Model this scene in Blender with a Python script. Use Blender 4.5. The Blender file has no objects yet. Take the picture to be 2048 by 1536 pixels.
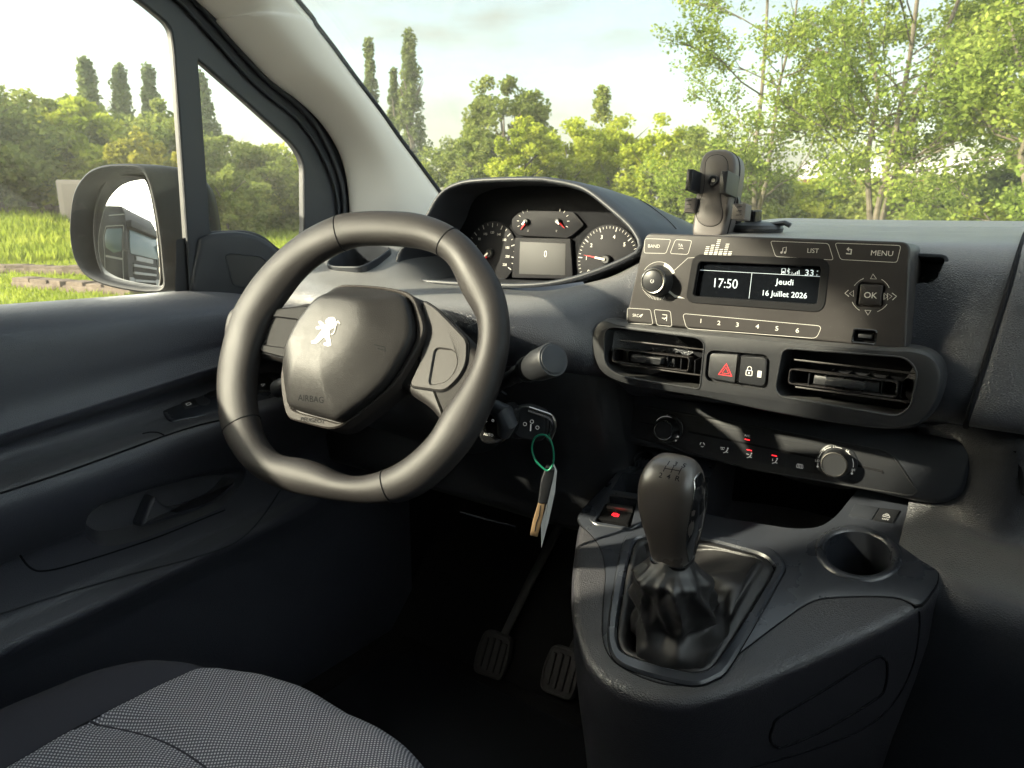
import bpy, bmesh, math, random
import numpy as np
from mathutils import Vector, Matrix
random.seed(7); rng = np.random.default_rng(11)
R = math.radians
V3 = Vector
# ---------------------------------------------------------------- camera, sky, sun, exposure
S = bpy.context.scene; COL = S.collection
FPX, YAW, PITCH, CAM = 1462.0, R(35), R(13.8), V3((.22, 0, 1.27))
fh = V3((-math.sin(YAW), math.cos(YAW), 0)); rt = V3((math.cos(YAW), math.sin(YAW), 0)); zz = V3((0, 0, 1))
f3 = fh * math.cos(PITCH) - zz * math.sin(PITCH); u3 = fh * math.sin(PITCH) + zz * math.cos(PITCH)
cd = bpy.data.cameras.new('camera'); cam = bpy.data.objects.new('camera', cd); COL.objects.link(cam); S.camera = cam
cd.sensor_width = 36; cd.lens = FPX / 2048 * 36; cd.clip_start = .02; cd.clip_end = 2000
cam.location = CAM; cam.rotation_euler = (R(90) - PITCH, 0, YAW)
cd.dof.use_dof = True; cd.dof.focus_distance = .78; cd.dof.aperture_fstop = 18
SUN = V3((-.60, -.62, .37)).normalized()                 # towards the sun: low, behind the driver's shoulder
W = bpy.data.worlds.new('World'); S.world = W; W.use_nodes = True
nt = W.node_tree; nd = nt.nodes; lk = nt.links; bg = nd['Background']
sky = nd.new('ShaderNodeTexSky'); sky.sky_type = 'NISHITA'; sky.sun_disc = False
sky.sun_elevation = math.asin(SUN.z); sky.sun_rotation = math.atan2(SUN.x, SUN.y)
sky.air_density = 1.3; sky.dust_density = 2.5; sky.ozone_density = 1.0; sky.altitude = 60
tc = nd.new('ShaderNodeTexCoord'); mp = nd.new('ShaderNodeMapping'); mp.inputs['Scale'].default_value = (1, 1, 3.4)
nz = nd.new('ShaderNodeTexNoise'); nz.inputs['Scale'].default_value = 3.1; nz.inputs['Detail'].default_value = 9; nz.inputs['Roughness'].default_value = .58
cr = nd.new('ShaderNodeValToRGB'); cr.color_ramp.elements[0].position = .36; cr.color_ramp.elements[0].color = (.18, .18, .18, 1); cr.color_ramp.elements[1].position = .74
mx = nd.new('ShaderNodeMixRGB'); 
dp = nd.new('ShaderNodeVectorMath'); dp.operation = 'DOT_PRODUCT'; dp.inputs[1].default_value = SUN; lk.new(tc.outputs['Generated'], dp.inputs[0])
gl = nd.new('ShaderNodeMapRange'); gl.inputs[1].default_value = -1; gl.inputs[2].default_value = 1; lk.new(dp.outputs['Value'], gl.inputs[0])
gp_w = nd.new('ShaderNodeMath'); gp_w.operation = 'POWER'; gp_w.inputs[1].default_value = 9; lk.new(gl.outputs[0], gp_w.inputs[0])
cc_ = nd.new('ShaderNodeMixRGB'); cc_.inputs[1].default_value = (1.42, 1.38, 1.20, 1); cc_.inputs[2].default_value = (42, 38.5, 33, 1); lk.new(gp_w.outputs[0], cc_.inputs[0]); 
d2 = nd.new('ShaderNodeVectorMath'); d2.operation = 'DOT_PRODUCT'; d2.inputs[1].default_value = V3((.80, -.42, .42)).normalized(); lk.new(tc.outputs['Generated'], d2.inputs[0])   # added fill: unseen bright patch of sky to the right, lifts the interior
g2 = nd.new('ShaderNodeMapRange'); g2.inputs[1].default_value = .35; g2.inputs[2].default_value = 1; g2.inputs[4].default_value = 7.5; lk.new(d2.outputs['Value'], g2.inputs[0])
c3 = nd.new('ShaderNodeMixRGB'); c3.blend_type = 'ADD'; c3.inputs[0].default_value = 1; lk.new(cc_.outputs[0], c3.inputs[1]); lk.new(g2.outputs[0], c3.inputs[2]); lk.new(c3.outputs[0], mx.inputs[2])
lk.new(tc.outputs['Generated'], mp.inputs[0]); lk.new(mp.outputs[0], nz.inputs['Vector']); lk.new(nz.outputs[0], cr.inputs[0])
lk.new(cr.outputs[0], mx.inputs[0]); lk.new(sky.outputs[0], mx.inputs[1]); lk.new(mx.outputs[0], bg.inputs[0])
bg.inputs[1].default_value = .10
sd = bpy.data.lights.new('sun', 'SUN'); sd.energy = 3.2; sd.angle = R(1.3); sd.color = (1, .87, .69)
so = bpy.data.objects.new('sun', sd); COL.objects.link(so); so.rotation_euler = SUN.to_track_quat('Z', 'Y').to_euler(); so.location = (-20, -20, 14)
S.view_settings.view_transform = 'Standard'; S.view_settings.look = 'None'; S.view_settings.gamma = 1
S.view_settings.exposure = 2.42
S.render.engine = 'CYCLES'
# ---------------------------------------------------------------- pixel -> point helpers (2048 x 1536 photo pixels)
def ray(px, py): return f3 + rt * ((px - 1024) / FPX) + u3 * ((768 - py) / FPX)
def at(px, py, X=None, Y=None, Z=None):
    d = ray(px, py)
    for i, v in enumerate((X, Y, Z)):
        if v is not None: return CAM + d * ((v - CAM[i]) / d[i])
class Pl:
    """a flat panel: origin, normal, local u (sideways) and v (up)"""
    def __init__(s, o, n, x=(1, 0, 0)):
        s.o = V3(o); s.n = V3(n).normalized(); x = V3(x); s.x = (x - s.n * x.dot(s.n)).normalized(); s.y = s.n.cross(s.x)
    def uv(s, px, py, h=0):
        d = ray(px, py); o = s.o + s.n * h; P = CAM + d * ((o - CAM).dot(s.n) / d.dot(s.n)) - s.o
        return (P.dot(s.x), P.dot(s.y))
    def L(s, pts, h=0): return [s.uv(x, y, h) for x, y in pts]
    def P(s, u, v, h=0): return s.o + s.x * u + s.y * v + s.n * h
def cr1(p0, p1, p2, p3, t):
    return [.5 * ((2 * b) + (-a + c) * t + (2 * a - 5 * b + 4 * c - d) * t * t + (-a + 3 * b - 3 * c + d) * t ** 3) for a, b, c, d in zip(p0, p1, p2, p3)]
def spl(P, k=6, closed=False):
    n = len(P); o = []
    P = [tuple(p) for p in P]
    for i in range(n if closed else n - 1):
        g = (lambda j: P[j % n]) if closed else (lambda j: P[max(0, min(n - 1, j))])
        for t in range(k): o.append(tuple(cr1(g(i - 1), g(i), g(i + 1), g(i + 2), t / k)))
    if not closed: o.append(P[-1])
    return o
def resamp(P, n, closed=True):
    A = [np.array(p, float) for p in P]
    if closed: A = A + [A[0]]
    A = np.array(A); d = np.r_[0, np.cumsum(np.linalg.norm(np.diff(A, axis=0), axis=1))]
    t = np.linspace(0, d[-1], n, endpoint=not closed)
    return [tuple(np.interp(x, d, A[:, j]) for j in range(A.shape[1])) for x in t]
def rnd(P, r, k=5):
    """round the corners of a 2-D polygon"""
    o = []; n = len(P)
    for i in range(n):
        a, b, c = [V3((*P[j % n], 0)) for j in (i - 1, i, i + 1)]
        rr = r[i] if isinstance(r, (list, tuple)) else r
        la, lc = (a - b).length, (c - b).length
        q = min(rr, la * .48, lc * .48)
        p, s = b + (a - b).normalized() * q, b + (c - b).normalized() * q
        for j in range(k + 1):
            t = j / k; x = p * (1 - t) ** 2 + b * 2 * t * (1 - t) + s * t * t; o.append((x.x, x.y))
    return o
def area(P): return .5 * sum(P[i - 1][0] * P[i][1] - P[i][0] * P[i - 1][1] for i in range(len(P)))
def ccw(P): return P if area(P) > 0 else P[::-1]
def off(P, d):
    """inset a ccw 2-D polygon by d (negative grows it)"""
    n = len(P); o = []
    for i in range(n):
        a, b, c = P[i - 1], P[i], P[(i + 1) % n]
        e1 = V3((b[0] - a[0], b[1] - a[1], 0)); e2 = V3((c[0] - b[0], c[1] - b[1], 0))
        if e1.length < 1e-9: e1 = e2
        if e2.length < 1e-9: e2 = e1
        e1.normalize(); e2.normalize()
        m = V3((-e1.y - e2.y, e1.x + e2.x, 0))
        if m.length < 1e-6: m = V3((-e1.y, e1.x, 0))
        m.normalize(); c_ = max(.5, m.dot(V3((-e1.y, e1.x, 0))))
        o.append((b[0] + m.x * d / c_, b[1] + m.y * d / c_))
    return o
# ---------------------------------------------------------------- mesh builder
class MB:
    def __init__(s): s.v = []; s.f = []
    def add(s, v, f):
        b = len(s.v); s.v += [tuple(p) for p in v]; s.f += [tuple(i + b for i in q) for q in f]; return s
    def loft(s, loops, caps=(True, True), closed=True):
        n = len(loops[0]); v = [p for l in loops for p in l]; f = []
        for a in range(len(loops) - 1):
            for i in range(n if closed else n - 1):
                j = (i + 1) % n; f.append((a * n + i, a * n + j, (a + 1) * n + j, (a + 1) * n + i))
        if caps[0]: f.append(tuple(range(n))[::-1])
        if caps[1]: f.append(tuple((len(loops) - 1) * n + i for i in range(n)))
        return s.add(v, f)
    def slab(s, pl, pts, h0, h1, b=.0008, k=2):
        """plate with a rounded front edge; front is h1"""
        P = ccw(pts); L = [[pl.P(u, v, h0) for u, v in P]]; b_ = min(b, abs(h1 - h0))
        sg = 1 if h1 > h0 else -1
        for j in range(k + 1):
            t = math.pi / 2 * j / k
            L.append([pl.P(u, v, h1 - sg * b_ * (1 - math.sin(t))) for u, v in off(P, b * (1 - math.cos(t)))])
        return s.loft(L, (True, True))
    def hole(s, pl, pts, h0, h1, b=.0008):
        """inward-facing recess: walls and floor (h1 below h0)"""
        P = ccw(pts)
        L = [[pl.P(u, v, h0) for u, v in off(P, -b)], [pl.P(u, v, h0 - b) for u, v in P], [pl.P(u, v, h1) for u, v in P]]
        return s.loft(L, (False, True))
    def ring(s, pl, A, B, h0, h1, n=96, b=.0006):
        """frame between outer loop A and inner loop B (both around the same centre)"""
        A = resamp(ccw(A), n); B = resamp(ccw(B), n)
        c = np.mean(np.array(B), 0)
        def st(Q):
            a = [math.atan2(q[1] - c[1], q[0] - c[0]) for q in Q]; i = min(range(n), key=lambda j: abs(a[j] + 2.3)); return Q[i:] + Q[:i]
        A = st(A); B = st(B)
        Lp = lambda Q, h: [pl.P(u, v, h) for u, v in Q]
        return s.loft([Lp(A, h0), Lp(A, h1 - b), Lp(off(A, b), h1), Lp(off(B, -b), h1), Lp(B, h1 - b), Lp(B, h0)], (False, False))
    def ribbon(s, pl, pts, w, h, closed=False, th=.0002):
        n = len(pts); o = []
        for i in range(n):
            a = V3((*pts[(i - 1) % n if closed else max(0, i - 1)], 0)); c = V3((*pts[(i + 1) % n if closed else min(n - 1, i + 1)], 0))
            d = (c - a); d = d.normalized() if d.length > 1e-9 else V3((1, 0, 0)); m = V3((-d.y, d.x, 0)) * w / 2; b = V3((*pts[i], 0)); o.append((b + m, b - m))
        L = [[pl.P(p.x, p.y, h), pl.P(p.x, p.y, h + th), pl.P(q.x, q.y, h + th), pl.P(q.x, q.y, h)] for p, q in o]
        if closed: L.append(L[0])
        return s.loft(L, (not closed, not closed))
    def tube(s, pts, r, n=10, closed=False, caps=True, up=None, ry=None):
        P = [V3(p) for p in pts]; m = len(P); L = []; prev = None
        rr = r if isinstance(r, (list, tuple)) else [r] * m
        for i in range(m):
            if closed: t = P[(i + 1) % m] - P[i - 1]
            else: t = P[min(m - 1, i + 1)] - P[max(0, i - 1)]
            t.normalize()
            if prev is None:
                a = V3(up) if up else (zz if abs(t.z) < .9 else V3((1, 0, 0)))
            else: a = prev
            e = (a - t * a.dot(t)); e = e.normalized() if e.length > 1e-6 else V3((0, 1, 0)); g = t.cross(e); prev = e
            k2 = (ry[i] if isinstance(ry, (list, tuple)) else ry) if ry else None
            L.append([P[i] + e * math.cos(2 * math.pi * j / n) * (k2 or rr[i]) + g * math.sin(2 * math.pi * j / n) * rr[i] for j in range(n)])
        if closed: L.append(L[0]); caps = False
        return s.loft(L, (caps, caps))
    def lathe(s, o, ax, prof, n=40, x=None, caps=(True, True)):
        """profile [(r, h)] about axis ax"""
        ax = V3(ax).normalized(); e = V3(x) if x else (V3((1, 0, 0)) if abs(ax.x) < .9 else zz); e = (e - ax * e.dot(ax)).normalized(); g = ax.cross(e); o = V3(o)
        return s.loft([[o + ax * h + (e * math.cos(2 * math.pi * j / n) + g * math.sin(2 * math.pi * j / n)) * r for j in range(n)] for r, h in prof], caps)
    def box(s, c, sz, rot=None, b=0):
        x, y, z = [q / 2 for q in sz]; M = rot or Matrix.Identity(3)
        pl = Pl(V3(c), M @ V3((0, 0, 1)), M @ V3((1, 0, 0)))
        return s.slab(pl, [(-x, -y), (x, -y), (x, y), (-x, y)], -z, z, b or .0001, 2 if b else 1)
    def grid(s, C, ku=6, kv=6, cu=False, cv=False, thick=None):
        rows = [spl(r, kv, cv) for r in C]
        cols = list(zip(*rows)); cols = [spl(c, ku, cu) for c in cols]; G = list(zip(*cols))
        nu, nv = len(G), len(G[0]); f = []
        for i in range(nu if cu else nu - 1):
            for j in range(nv if cv else nv - 1):
                f.append((i * nv + j, i * nv + (j + 1) % nv, (i + 1) % nu * nv + (j + 1) % nv, (i + 1) % nu * nv + j))
        s.add([p for r in G for p in r], f); return G
    def text(s, pl, tx, uv, h, ht=.0003, sx=1, bold=0, rot=0, base=0, shear=0):
        """h = cap height in metres, centred on uv"""
        c = bpy.data.curves.new('t', 'FONT'); c.body = tx; c.size = h / .73; c.align_x = 'CENTER'; c.offset = bold * h; c.resolution_u = 3; c.shear = shear
        o = bpy.data.objects.new('t', c); dg = bpy.context.evaluated_depsgraph_get()
        COL.objects.link(o); dg.update(); me = bpy.data.meshes.new_from_object(o.evaluated_get(dg)); bpy.data.objects.remove(o); bpy.data.curves.remove(c)
        vs = []; cs, sn = math.cos(rot), math.sin(rot)
        for q in me.vertices:
            x, y = q.co.x * sx, q.co.y - h / 2; vs.append(pl.P(uv[0] + x * cs - y * sn, uv[1] + x * sn + y * cs, base + ht))
        s.add(vs, [tuple(p.vertices) for p in me.polygons]); bpy.data.meshes.remove(me); return s
    def make(s, name, m, parent=None, smooth=True, ang=38, sub=0, solid=0, soff=-1, fix=True, loc=None):
        me = bpy.data.meshes.new(name); me.from_pydata([tuple(p) for p in s.v], [], s.f); me.validate(); me.update()
        if fix:
            b = bmesh.new(); b.from_mesh(me); bmesh.ops.remove_doubles(b, verts=b.verts, dist=1e-6)
            bmesh.ops.recalc_face_normals(b, faces=b.faces); b.to_mesh(me); b.free()
        o = bpy.data.objects.new(name, me); COL.objects.link(o)
        if sub or solid:
            if solid: md = o.modifiers.new('s', 'SOLIDIFY'); md.thickness = solid; md.offset = soff
            if sub: md = o.modifiers.new('u', 'SUBSURF'); md.levels = md.render_levels = sub
            bake(o)
        me = o.data
        if smooth:
            me.polygons.foreach_set('use_smooth', [True] * len(me.polygons)); me.set_sharp_from_angle(angle=R(ang))
        if m: me.materials.append(m)
        if parent: o.parent = parent
        if loc is not None: o.location = loc
        return o
def bake(o):
    dg = bpy.context.evaluated_depsgraph_get(); dg.update(); me = bpy.data.meshes.new_from_object(o.evaluated_get(dg)); o.modifiers.clear(); old = o.data; o.data = me; bpy.data.meshes.remove(old)
def cut(o, mb, smooth=True, ang=38):
    c = mb.make('cutter', None, smooth=False); mats = list(o.data.materials)
    md = o.modifiers.new('b', 'BOOLEAN'); md.operation = 'DIFFERENCE'; md.object = c; md.solver = 'EXACT'
    bake(o); bpy.data.objects.remove(c)
    while len(o.data.materials) > 1: o.data.materials.pop()
    me = o.data
    me.polygons.foreach_set('material_index', [0] * len(me.polygons))
    me.polygons.foreach_set('use_smooth', [True] * len(me.polygons)); me.set_sharp_from_angle(angle=R(ang)); return o
def tag(o, label=None, cat=None, group=None, kind=None):
    for k, v in (('label', label), ('category', cat), ('group', group), ('kind', kind)):
        if v: o[k] = v
    return o
def empty(name, loc=(0, 0, 0), rz=0, parent=None):
    o = bpy.data.objects.new(name, None); COL.objects.link(o); o.location = loc; o.rotation_euler.z = rz; o.empty_display_size = .1
    if parent: o.parent = parent
    return o
# ---------------------------------------------------------------- materials
def mat(name, col, rough=.5, metal=0, spec=.5, grain=0, gscale=900, gtype='leather', var=0, dust=0, top=0, emit=None, es=0, coat=0):
    m = bpy.data.materials.new(name); m.use_nodes = True; n = m.node_tree.nodes; l = m.node_tree.links; b = n['Principled BSDF']
    b.inputs['Base Color'].default_value = (*col, 1); b.inputs['Roughness'].default_value = rough; b.inputs['Metallic'].default_value = metal
    b.inputs['Specular IOR Level'].default_value = spec; b.inputs['Coat Weight'].default_value = coat
    if emit: b.inputs['Emission Color'].default_value = (*emit, 1); b.inputs['Emission Strength'].default_value = es
    t = n.new('ShaderNodeTexCoord')
    if grain:
        bu = n.new('ShaderNodeBump'); bu.inputs['Strength'].default_value = grain; bu.inputs['Distance'].default_value = .00035
        if gtype == 'leather':
            v = n.new('ShaderNodeTexVoronoi'); v.inputs['Scale'].default_value = gscale; v.feature = 'DISTANCE_TO_EDGE'
            w = n.new('ShaderNodeTexNoise'); w.inputs['Scale'].default_value = gscale * .35; w.inputs['Detail'].default_value = 2
            ad = n.new('ShaderNodeVectorMath'); ad.operation = 'MULTIPLY_ADD'; ad.inputs[1].default_value = (.0012,) * 3
            l.new(t.outputs['Object'], w.inputs['Vector']); l.new(w.outputs['Color'], ad.inputs[0]); l.new(t.outputs['Object'], ad.inputs[2]); l.new(ad.outputs[0], v.inputs['Vector'])
            mr = n.new('ShaderNodeMapRange'); mr.inputs[2].default_value = .32; mr.interpolation_type = 'SMOOTHSTEP'; l.new(v.outputs['Distance'], mr.inputs[0]); l.new(mr.outputs[0], bu.inputs['Height'])
        else:
            w = n.new('ShaderNodeTexNoise'); w.inputs['Scale'].default_value = gscale; w.inputs['Detail'].default_value = 3
            l.new(t.outputs['Object'], w.inputs['Vector']); l.new(w.outputs[0], bu.inputs['Height'])
        l.new(bu.outputs[0], b.inputs['Normal'])
    if var or dust:
        # worn / greasy roughness patches and a scatter of dust specks
        w2 = n.new('ShaderNodeTexNoise'); w2.inputs['Scale'].default_value = 14; w2.inputs['Detail'].default_value = 6; l.new(t.outputs['Object'], w2.inputs['Vector'])
        mr2 = n.new('ShaderNodeMapRange'); mr2.inputs[1].default_value = .3; mr2.inputs[2].default_value = .7; mr2.inputs[3].default_value = rough - var; mr2.inputs[4].default_value = rough + var
        l.new(w2.outputs[0], mr2.inputs[0]); l.new(mr2.outputs[0], b.inputs['Roughness'])
    if dust:
        w3 = n.new('ShaderNodeTexVoronoi'); w3.inputs['Scale'].default_value = 260; l.new(t.outputs['Object'], w3.inputs['Vector'])
        w4 = n.new('ShaderNodeTexNoise'); w4.inputs['Scale'].default_value = 22; w4.inputs['Detail'].default_value = 4; l.new(t.outputs['Object'], w4.inputs['Vector'])
        c1 = n.new('ShaderNodeValToRGB'); c1.color_ramp.elements[0].position = .02; c1.color_ramp.elements[0].color = (1,) * 4; c1.color_ramp.elements[1].position = .10; c1.color_ramp.elements[1].color = (0, 0, 0, 1)
        l.new(w3.outputs['Distance'], c1.inputs[0])
        c2 = n.new('ShaderNodeMapRange'); c2.inputs[1].default_value = .45; c2.inputs[2].default_value = .75; l.new(w4.outputs[0], c2.inputs[0])
        mu = n.new('ShaderNodeMath'); mu.operation = 'MULTIPLY'; l.new(c1.outputs[0], mu.inputs[0]); l.new(c2.outputs[0], mu.inputs[1])
        a2 = n.new('ShaderNodeMath'); a2.operation = 'MULTIPLY_ADD'; a2.inputs[1].default_value = dust * .12; l.new(c2.outputs[0], a2.inputs[0]); m2 = n.new('ShaderNodeMath'); m2.operation = 'MULTIPLY'; m2.inputs[1].default_value = dust; l.new(mu.outputs[0], m2.inputs[0]); l.new(m2.outputs[0], a2.inputs[2])
        mc = n.new('ShaderNodeMixRGB'); mc.inputs[1].default_value = (*col, 1); mc.inputs[2].default_value = (.38, .37, .35, 1); l.new(a2.outputs[0], mc.inputs[0]); l.new(mc.outputs[0], b.inputs['Base Color'])
        if top:   # settled dust plus painted-in sky sheen: upward facing surfaces are coloured paler
            ge = n.new('ShaderNodeNewGeometry'); sx = n.new('ShaderNodeSeparateXYZ'); l.new(ge.outputs['Normal'], sx.inputs[0]); mr4 = n.new('ShaderNodeMapRange'); mr4.inputs[1].default_value = .55; mr4.inputs[2].default_value = 1; mr4.inputs[3].default_value = 0; mr4.inputs[4].default_value = top
            l.new(sx.outputs[2], mr4.inputs[0]); mx4 = n.new('ShaderNodeMath'); mx4.operation = 'ADD'; l.new(mr4.outputs[0], mx4.inputs[0]); l.new(a2.outputs[0], mx4.inputs[1]); l.new(mx4.outputs[0], mc.inputs[0])
    return m
M = {}
M['dash'] = mat('grained_dark_plastic', (.034, .037, .048), .36, spec=.8, grain=.6, gscale=480, var=.05, dust=.05, top=.40)
M['hood'] = mat('smooth_dark_plastic', (.027, .030, .037), .46, spec=.35, grain=.15, gscale=2400, gtype='n', var=.05)
M['door'] = mat('door_plastic', (.050, .053, .070), .38, spec=.7, grain=.6, gscale=480, var=.05, dust=.03, top=.20)
M['console'] = mat('console_grained_plastic', (.028, .028, .035), .33, spec=.9, grain=.65, gscale=460, var=.05, top=.06, dust=.05)
M['trim'] = mat('console_satin_trim', (.032, .036, .046), .29, spec=1.0, grain=.12, gscale=2600, gtype='n', var=.05, dust=.15)
M['wheel'] = mat('steering_wheel_rubber', (.022, .020, .0205), .50, spec=.28, grain=.3, gscale=900, gtype='n', var=.06)
M['airbag'] = mat('airbag_cover_leather', (.017, .016, .0165), .42, spec=.3, grain=.22, gscale=820, var=.04)
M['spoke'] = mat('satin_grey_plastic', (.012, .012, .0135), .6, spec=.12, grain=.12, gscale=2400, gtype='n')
M['spoke_sunlit'] = mat('sunlit_tone_satin', (.050, .047, .047), .5, spec=.25, grain=.1, gscale=2400, gtype='n')  # right pad only: sun patch painted in as a paler base colour
M['bronze'] = mat('bronze_grey_edge', (.034, .029, .027), .62, spec=.25)
M['radio'] = mat('radio_face_plastic', (.030, .027, .027), .44, spec=.35, grain=.1, gscale=2400, gtype='n', var=.05, dust=.25)
M['bezel'] = mat('vent_bezel_plastic', (.022, .023, .026), .38, spec=.35, grain=.14, gscale=2400, gtype='n', var=.05, dust=.12, top=.12)
M['black'] = mat('black_plastic', (.016, .017, .02), .42)
M['deep'] = mat('matte_black', (.006, .0065, .009), .8, spec=.2)
M['gloss'] = mat('gloss_black', (.010, .010, .011), .10, coat=.5)
M['chrome'] = mat('satin_chrome', (.55, .53, .50), .22, metal=1)
M['emblem'] = mat('emblem_metal', (.50, .49, .47), .55, metal=.35)
M['steel'] = mat('brushed_metal', (.45, .43, .40), .35, metal=1)
M['white'] = mat('printed_white', (.62, .60, .56), .6)
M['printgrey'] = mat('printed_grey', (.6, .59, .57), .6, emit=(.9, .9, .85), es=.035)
M['knob'] = mat('gear_knob_satin', (.070, .060, .054), .30, spec=.9, grain=.3, gscale=2200, gtype='n', var=.05)
M['lit'] = mat('display_light', (.35, .4, .42), .5, emit=(.75, .85, .9), es=.12)
M['screen'] = mat('lcd_glass', (.004, .005, .007), .16)
M['red'] = mat('red_print', (.6, .02, .03), .5, emit=(1, .06, .05), es=.08)
M['redlamp'] = mat('red_lamp', (.8, .02, .02), .4, emit=(1, .02, .03), es=.7)
M['needle'] = mat('red_needle', (.75, .03, .03), .5, emit=(1, .04, .04), es=.1)
M['cluster'] = mat('gauge_face', (.016, .016, .019), .6, spec=.15)
M['lcdgrey'] = mat('grey_lcd', (.035, .035, .037), .6)
M['rubber'] = mat('black_rubber', (.022, .024, .03), .6)
M['pillar'] = mat('pillar_grey_trim', (.80, .755, .69), .75, spec=.25, grain=.12, gscale=1500, gtype='n')
M['frame'] = mat('door_frame_dark', (.024, .026, .033), .45)
M['seatdark'] = mat('plain_dark_fabric', (.05, .05, .062), .9, spec=.15, grain=.5, gscale=1700, gtype='n')
M['boot'] = mat('gear_boot_leatherette', (.022, .021, .022), .36, spec=.9, grain=.3, gscale=1300)
M['carpet'] = mat('black_carpet', (.030, .029, .030), .95, spec=.1, grain=1, gscale=500, gtype='n')
M['headliner'] = mat('headliner', (.32, .31, .29), .95, spec=.1)
M['green'] = mat('green_plastic', (.01, .20, .11), .35)
M['brass'] = mat('worn_brass_key', (.45, .30, .17), .45, metal=.6)
M['paper'] = mat('white_paper', (.75, .74, .70), .8)
M['pedal'] = mat('pedal_rubber', (.13, .12, .12), .7)
M['mirrorbody'] = mat('mirror_housing_plastic', (.010, .012, .017), .5, spec=.25, grain=.2, gscale=1500, gtype='n')
M['mirror'] = mat('mirror_silver', (.93, .94, .94), .01, metal=1)
M['grooveblack'] = M['deep']
def glass(name, tint, film=.006):
    m = bpy.data.materials.new(name); m.use_nodes = True; n = m.node_tree.nodes; l = m.node_tree.links; n.clear()
    o = n.new('ShaderNodeOutputMaterial'); a = n.new('ShaderNodeBsdfTransparent'); a.inputs[0].default_value = (*tint, 1)
    g = n.new('ShaderNodeBsdfGlossy'); g.inputs['Roughness'].default_value = .02; g.inputs[0].default_value = (.9, .95, 1, 1)
    x = n.new('ShaderNodeMixShader'); fr = n.new('ShaderNodeLayerWeight'); pw = n.new('ShaderNodeMath'); pw.operation = 'POWER'; pw.inputs[1].default_value = 4; ma = n.new('ShaderNodeMath'); ma.operation = 'MULTIPLY_ADD'; ma.inputs[1].default_value = .3; ma.inputs[2].default_value = .015
    l.new(fr.outputs['Facing'], pw.inputs[0]); l.new(pw.outputs[0], ma.inputs[0]); l.new(ma.outputs[0], x.inputs[0]); l.new(a.outputs[0], x.inputs[1]); l.new(g.outputs[0], x.inputs[2])
    # thin film of road dust and smears on the pane
    df = n.new('ShaderNodeBsdfDiffuse'); tl = n.new('ShaderNodeBsdfTranslucent'); dd = n.new('ShaderNodeMixShader'); dd.inputs[0].default_value = .55; l.new(df.outputs[0], dd.inputs[1]); l.new(tl.outputs[0], dd.inputs[2])
    for q in (df, tl): q.inputs[0].default_value = (.8, .78, .70, 1)
    t = n.new('ShaderNodeTexCoord'); w = n.new('ShaderNodeTexNoise'); w.inputs['Scale'].default_value = 7; w.inputs['Detail'].default_value = 7; l.new(t.outputs['Object'], w.inputs['Vector'])
    mr = n.new('ShaderNodeMapRange'); mr.inputs[1].default_value = .3; mr.inputs[2].default_value = .75; mr.inputs[3].default_value = film * .6; mr.inputs[4].default_value = film * 1.5; l.new(w.outputs[0], mr.inputs[0])
    vo = n.new('ShaderNodeTexVoronoi'); vo.inputs['Scale'].default_value = 55; l.new(t.outputs['Object'], vo.inputs['Vector']); vr = n.new('ShaderNodeMapRange'); vr.inputs[1].default_value = .045; vr.inputs[2].default_value = .075; vr.inputs[3].default_value = film * 5; vr.inputs[4].default_value = 0; l.new(vo.outputs['Distance'], vr.inputs[0])
    mu = n.new('ShaderNodeMath'); mu.operation = 'ADD'; l.new(mr.outputs[0], mu.inputs[0]); l.new(vr.outputs[0], mu.inputs[1])
    y = n.new('ShaderNodeMixShader'); l.new(mu.outputs[0], y.inputs[0]); l.new(x.outputs[0], y.inputs[1]); l.new(dd.outputs[0], y.inputs[2]); l.new(y.outputs[0], o.inputs[0]); return m
M['glass'] = glass('window_glass', (.90, .93, .90)); M['ws'] = glass('windscreen_glass', (.90, .93, .90), .022)
# woven seat fabric: light dots on dark grey
m = mat('dotted_seat_fabric', (.1, .1, .11), .9, spec=.15); M['fabric'] = m
n = m.node_tree.nodes; l = m.node_tree.links; b = n['Principled BSDF']; t = n.new('ShaderNodeTexCoord'); mpp = n.new('ShaderNodeMapping'); mpp.inputs['Rotation'].default_value = (0, 0, R(8)); mpp.inputs['Scale'].default_value = (1, 1, .0)
sp = n.new('ShaderNodeSeparateXYZ'); l.new(t.outputs['Object'], mpp.inputs[0]); l.new(mpp.outputs[0], sp.inputs[0])
def mth(op, a, b_=None, nodes=n, links=l):
    q = nodes.new('ShaderNodeMath'); q.operation = op
    for i, x in enumerate((a, b_)):
        if x is None: continue
        if isinstance(x, (int, float)): q.inputs[i].default_value = x
        else: links.new(x, q.inputs[i])
    return q.outputs[0]
K = 1450
sx_ = mth('SINE', mth('MULTIPLY', sp.outputs[0], K)); sy_ = mth('SINE', mth('MULTIPLY', sp.outputs[1], K * 1.05)); pr = mth('MULTIPLY', sx_, sy_)
rp = n.new('ShaderNodeValToRGB'); rp.color_ramp.elements[0].position = .12; rp.color_ramp.elements[0].color = (.13, .13, .155, 1); rp.color_ramp.elements[1].position = .55; rp.color_ramp.elements[1].color = (.62, .62, .67, 1)
l.new(pr, rp.inputs[0]); l.new(rp.outputs[0], b.inputs['Base Color'])
bu = n.new('ShaderNodeBump'); bu.inputs['Strength'].default_value = .5; bu.inputs['Distance'].default_value = .0008; l.new(pr, bu.inputs['Height']); l.new(bu.outputs[0], b.inputs['Normal'])
# ================================================================ THE VAN (one thing, its parts are children)
van = tag(empty('delivery_van', (0, 0, 0)), 'delivery van seen from inside, with dark grey dashboard and steering wheel', 'van')
def pub(mb, name, m, parent=None, **k): return mb.make(name, M[m] if isinstance(m, str) else m, parent or van, **k)
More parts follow.
